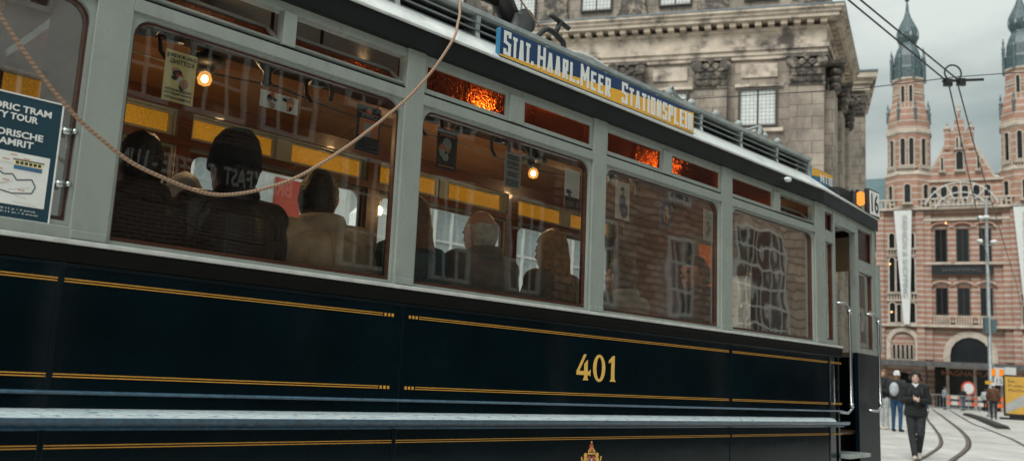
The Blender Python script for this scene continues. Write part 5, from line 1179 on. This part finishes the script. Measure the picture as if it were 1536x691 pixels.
# long black kerb divider
b=MB(); P0,P1=Vector((18.2,33.2)),Vector((26.7,52.5)); t=(P1-P0).normalized(); nn=Vector((t.y,-t.x)); rows=[]
for k in range(11):
    c=P0+(P1-P0)*k/10; rows.append([(q.x,q.y,G(q.y)+z) for q,z in ((c-nn*.24,-.02),(c-nn*.17,.12),(c+nn*.17,.12),(c+nn*.24,-.02))])
v=b.strip(rows); b.face(v[0]); b.face(v[-1][::-1]); kdv=b.build('kerb_divider',pm('black_rubber',(.025,.022,.02),rough=.7,var=.3)); tag(kdv,'long low black kerb divider lying between the tram rails','kerb divider')
# overhead wires
def cable(lab,pts,r):
    b=MB(); b.tube(pts,r,5,False); return tag(b.build('overhead_wire',DKMETAL),lab,'wire','overhead wires')
dd=(2.49,2.65)
cable('lower of the two slanting trolley wires above the tram roof',[(3.92-dd[0]*6,10.33-dd[1]*6,6.),(3.92,10.33,6.),(6.41,12.98,6.)],.012)
cable('upper of the two slanting trolley wires above the tram roof',[(4.06-dd[0]*6,10.31-dd[1]*6,6.),(4.06,10.31,6.),(6.59,12.95,6.)],.012)
cable('trolley wire from the crossing towards the nearer tower, in front of the gable',[(6.44,13.0,6.),(7.15,14.25,6.),(20,37,6.1),(36,66,6.2)],.012)
cable('trolley wire from the crossing towards the farther tower, beside the gable',[(6.56,12.97,6.),(8.75,16.66,6.),(21,37,6.1),(38,66,6.2)],.012)
cable('thin span wire running level across the sky through the wire crossing',[(-4,13.0,4.7),(5.02,12.76,5.73),(6.5,12.85,6.03),(7.46,12.76,6.13),(16,12.6,7.5)],.007)
fr=empty('wire_crossing',Matrix.Translation((6.5,12.97,6.0))); tag(fr,'round metal hanger joining the overhead wires in the sky','wire crossing')
b=MB(); b.tube([(.125*math.cos(R(a)),0,.13+.125*math.sin(R(a))) for a in range(-50,231,14)],.014,6); b.build('ring',DKMETAL,fr,smooth=True)
b=MB(); b.tube([(-.16,0,-.005),(.45,-.02,.05)],.022,6); b.box(-.14,-.02,-.03,.03,-.08,.03); b.box(.06,.18,-.03,.03,-.06,.05); b.build('clamp_bar',DKMETAL,fr)
# ------------------------------------------------------------------ pale pavilion and lantern on the far side of the tram
def tw(u,w): p=O+d*u+n*w; return p
PVM=Matrix((d,n,Vector((0,0,1)))).transposed().to_4x4(); q=tw(2.0,9.5); PVM.translation=Vector((q.x,q.y,0))
pv=empty('white_pavilion',PVM); tag(pv,'low white rendered pavilion seen through the tram windows behind the passengers','pavilion')
PALEW=pm('white_render',(.84,.85,.83),rough=.8,var=.1,scale=1.5,patch=((.5,.5,.48),1.5,.62))
b=MB(); b.box(0,19,0,4.5,0,5.3); b.build('wall',PALEW,pv)
b=MB(); b.box(-.2,19.2,-.25,4.7,5.3,5.5); b.build('roof_slab',pm('pale_concrete',(.45,.45,.43),rough=.8),pv)
ww=sash('window',pv,1.5,2.1,bpy.data.materials['white_render'],pm('pale_pane',(.45,.50,.52),rough=.08,var=.15),fr=.07,mull=2,trans=2,s=9.6,y=0,z=2.3,out=-1)
b=MB(); [b.box(x-.18,x+.18,-.12,0,0,5.3) for x in (1.5,3.4,5.2,7.1,8.6,10.6,12.6,14.5,16.3,18.1)]; b.box(0,19,-.08,0,1.5,1.75); b.build('wall_strip',pm('pale_grey_render',(.55,.57,.56),rough=.8,var=.2,scale=2),pv)
for s_ in (11.6,13.6,15.4,17.2,4.3): copy_tree(ww,pv,Matrix.Translation((s_,0,2.3)))
b=MB(); b.box(5.5,6.0,-.03,0,3.55,4.25); pr=b.build('notice',REDI); pr.matrix_world=PVM; tag(pr,'red notice on the white pavilion wall seen through the first big window','notice')
LM=Matrix((d,n,Vector((0,0,1)))).transposed().to_4x4(); q=tw(5.6,4.2); LM.translation=Vector((q.x,q.y,0))
ln=empty('crown_lantern',LM); tag(ln,'white advertising column topped by a grey crown beyond the tram','lantern')
b=MB(); b.lathe([(.20,0),(.20,.2),(.14,.3),(.14,1.6),(.2,1.7)],(0,0,0),8); b.build('post',GALV,ln)
b=MB(); b.box(-.16,.16,-.16,.16,1.7,2.86); b.lathe([(.23,2.86),(.10,3.0)],(0,0,0),4,R(45)); b.build('lantern_box',PALEW,ln)
b=MB(); b.lathe([(.10,3.0),(.11,3.04),(.10,3.06)],(0,0,0),12)
for k in range(8): a=R(45*k); b.tube([(.10*math.cos(a),.10*math.sin(a),3.05),(.13*math.cos(a),.13*math.sin(a),3.12),(.05*math.cos(a),.05*math.sin(a),3.18),(0,0,3.17)],.013,5)
b.ell((0,0,3.2),(.025,.025,.025),8,6); b.build('crown',GALV,ln)
b=MB(); b.box(-.13,.13,-.175,-.165,2.0,2.6); b.build('poster',PAPER_W,ln)
b=MB(); b.ell((.0,-.178,2.35),(.07,.006,.12),8,6); b.build('picture',REDI,ln)

# ------------------------------------------------------------------ houses across the street, seen as reflections in the tram
HB=[brickmat('house_brick_%d'%i,c1,c2,(.34,.31,.27) if i in (0,2) else (.12,.09,.07),(.24,.24,.24,.62)[i] if i!=1 else .5,(.075,.2,.075,.3)[i],(.012,.028,.012,.03)[i],stain=((.10,.08,.07),.7,.58,.5),bump=.2) for i,(c1,c2) in enumerate((((.19,.085,.055),(.14,.06,.04)),((.60,.43,.33),(.38,.25,.18)),((.12,.065,.05),(.09,.05,.04)),((.62,.49,.39),(.44,.34,.26))))]
PLN=pm('plinth_stone',(.22,.215,.20),rough=.8)
HGL=pm('house_glass',(.02,.024,.027),rough=.05,var=.2)
SASHW=pm('sash_white',(.70,.70,.66),rough=.5)
HN=[('pale plastered house across the street, reflected in the rear window',-2,5.0,9.5,None),('brick house with a cafe front across the street, reflected in the first big window',5.0,9.4,10.6,0),('dark brick house across the street, reflected in the second big window',9.4,16.4,9.8,2),('brown brick house across the street, reflected in the third big window',16.4,23.6,10.4,1),('tan brick house with tall wide windows across the street, reflected in the wavy pane',23.6,30.4,11,3),('red brick house just past the tan house on the opposite side of the street',30.4,38,10.,0),('dark brick house two doors past the tan house on the opposite side',38,47,11.5,2),('wide brown house third past the tan house on the opposite side',47,60,12,1),('dark brick block closing the far end of the opposite side',60,82,13,2)]
for i,(lab,a,c,h,bi) in enumerate(HN):
    q=tw(a,-11.0); HM=PVM.copy(); HM.translation=Vector((q.x,q.y,0)); hs=empty('terrace_house',HM); tag(hs,lab,'house','houses across the street'); wd=c-a
    b=MB(); b.box(0,wd-.02,-8,0,0,h); b.build('wall',HB[bi] if bi is not None else PALEW,hs)
    b=MB(); b.box(-.05,wd+.03,-.3,.35,h,h+.4); b.box(0,wd,0,.15,h-.35,h); b.build('cornice',SASHW,hs)
    b=MB(); b.prism([(-8,h+.4),(.0,h+.4),(-4,h+3.0)],0.05,wd-.07,'x'); b.build('roof',pm('roof_tiles',(.10,.05,.035),rough=.8) if i==0 else bpy.data.materials['roof_tiles'],hs)
    nw=1 if i==4 else 2 if i==3 else 3 if wd<8 else 5; W_=wd/nw; big=(i==4)
    first=None
    for fl,(z,hh) in enumerate(((3.0,3.9),) if big else ((5.9,1.9),(8.3,1.5)) if i==1 else ((3.6,2.3),(6.9,1.8))):
        first=None
        for k in range(nw):
            Mx=Matrix.Translation((W_*(k+.5),0.,z))
            if first is None: first=sash('window',hs,3.3 if big else 1.15,hh,SASHW,HGL,fr=.09,mull=5 if big else 2,trans=5 if big else 2,s=W_*(k+.5)-(.5 if big else 0),y=0,z=z,out=1)
            else: copy_tree(first,hs,Mx)
    b=MB()
    for k in range(nw): x=W_*(k+.5); b.box(x-.75,x+.75,.0,.12,(3.3 if big else 5.9 if i==1 else 3.6)-.15,(3.3 if big else 5.9 if i==1 else 3.6)-.01)
    b.box(0,wd,0,.08,0,.6); b.build('stone_trim',PLN,hs)
    b=MB(); b.box(.4,wd-.4,.0,.06,.6,2.9); b.build('shop_window',HGL,hs)
    b=MB()
    for k in range(5): x=.4+(wd-.8)*k/4; b.box(x-.06,x+.06,.06,.12,.6,2.9)
    b.build('shop_frame',WOODD,hs)
    if i==1:
        b=MB(); b.box(-.0,wd-.05,.0,.25,4.62,5.42); fs=b.build('fascia_board',pm('cafe_fascia',(.02,.022,.022),rough=.4),hs)
        t_=text('lettering','BREAKFAST  COFFEE - LUNCH',SASHW,(-3.75,-.15,4.70,5.04),-.0,fs,depth=.02,bold=.015)
        t_.matrix_local=Matrix.Translation((0,.252,0))@Matrix.Rotation(math.pi,4,'Z')
    if i==0:
        b=MB(); b.box(.3,wd-.3,.0,.2,3.0,3.3); b.build('awning_box',DKMETAL,hs)

# ------------------------------------------------------------------ light: overcast sky and one soft sun
world=bpy.data.worlds.new('World'); scene.world=world; world.use_nodes=True; nt=world.node_tree; nt.nodes.clear(); L=nt.links.new
SEL,SROT=R(50),R(212)
out=N(nt,'ShaderNodeOutputWorld'); bg=N(nt,'ShaderNodeBackground'); L(bg.outputs[0],out.inputs[0]); bg.inputs[1].default_value=.12
sky=N(nt,'ShaderNodeTexSky'); sky.sky_type='NISHITA'; sky.sun_disc=False; sky.sun_elevation=SEL; sky.sun_rotation=SROT; sky.dust_density=4
tc=N(nt,'ShaderNodeTexCoord'); mp=N(nt,'ShaderNodeMapping'); mp.inputs['Scale'].default_value=(1,1,2.6); L(tc.outputs['Generated'],mp.inputs[0])
nz=N(nt,'ShaderNodeTexNoise'); nz.inputs['Scale'].default_value=2.6; nz.inputs['Detail'].default_value=7; nz.inputs['Roughness'].default_value=.52; L(mp.outputs[0],nz.inputs['Vector'])
cr=N(nt,'ShaderNodeValToRGB'); cr.color_ramp.elements[0].position=.38; cr.color_ramp.elements[0].color=(1.9,2.3,2.25,1); cr.color_ramp.elements[1].position=.62; cr.color_ramp.elements[1].color=(3.7,4.0,3.8,1); L(nz.outputs[0],cr.inputs[0])
sp=N(nt,'ShaderNodeSeparateXYZ'); L(tc.outputs['Generated'],sp.inputs[0])
rz=N(nt,'ShaderNodeMapRange'); rz.inputs['From Min'].default_value=.0; rz.inputs['From Max'].default_value=1.; rz.inputs['To Min'].default_value=1.0; rz.inputs['To Max'].default_value=3.2; L(sp.outputs[2],rz.inputs[0])
ml=N(nt,'ShaderNodeMix',data_type='RGBA',blend_type='MULTIPLY'); ml.inputs[0].default_value=1; L(cr.outputs[0],ml.inputs[6]); L(rz.outputs[0],ml.inputs[7])
mx=N(nt,'ShaderNodeMix',data_type='RGBA'); mx.inputs[0].default_value=.95; L(sky.outputs[0],mx.inputs[6]); L(ml.outputs[2],mx.inputs[7]); L(mx.outputs[2],bg.inputs[0])
sl=bpy.data.lights.new('sun','SUN'); sl.energy=2.6; sl.angle=R(30); sl.color=(1,.98,.95); so=bpy.data.objects.new('sun',sl); COL.objects.link(so)
sdir=Vector((math.sin(SROT)*math.cos(SEL),math.cos(SROT)*math.cos(SEL),math.sin(SEL))); so.rotation_euler=sdir.to_track_quat('Z','Y').to_euler(); so.location=sdir*60

scene.render.engine='CYCLES'
scene.cycles.use_denoising=True
try: scene.cycles.denoiser='OPENIMAGEDENOISE'
except Exception: pass
scene.cycles.max_bounces=10; scene.cycles.transparent_max_bounces=24; scene.cycles.transmission_bounces=8; scene.cycles.sample_clamp_indirect=8
scene.view_settings.view_transform='Standard'; scene.view_settings.look='None'; scene.view_settings.exposure=-.1; scene.view_settings.gamma=1
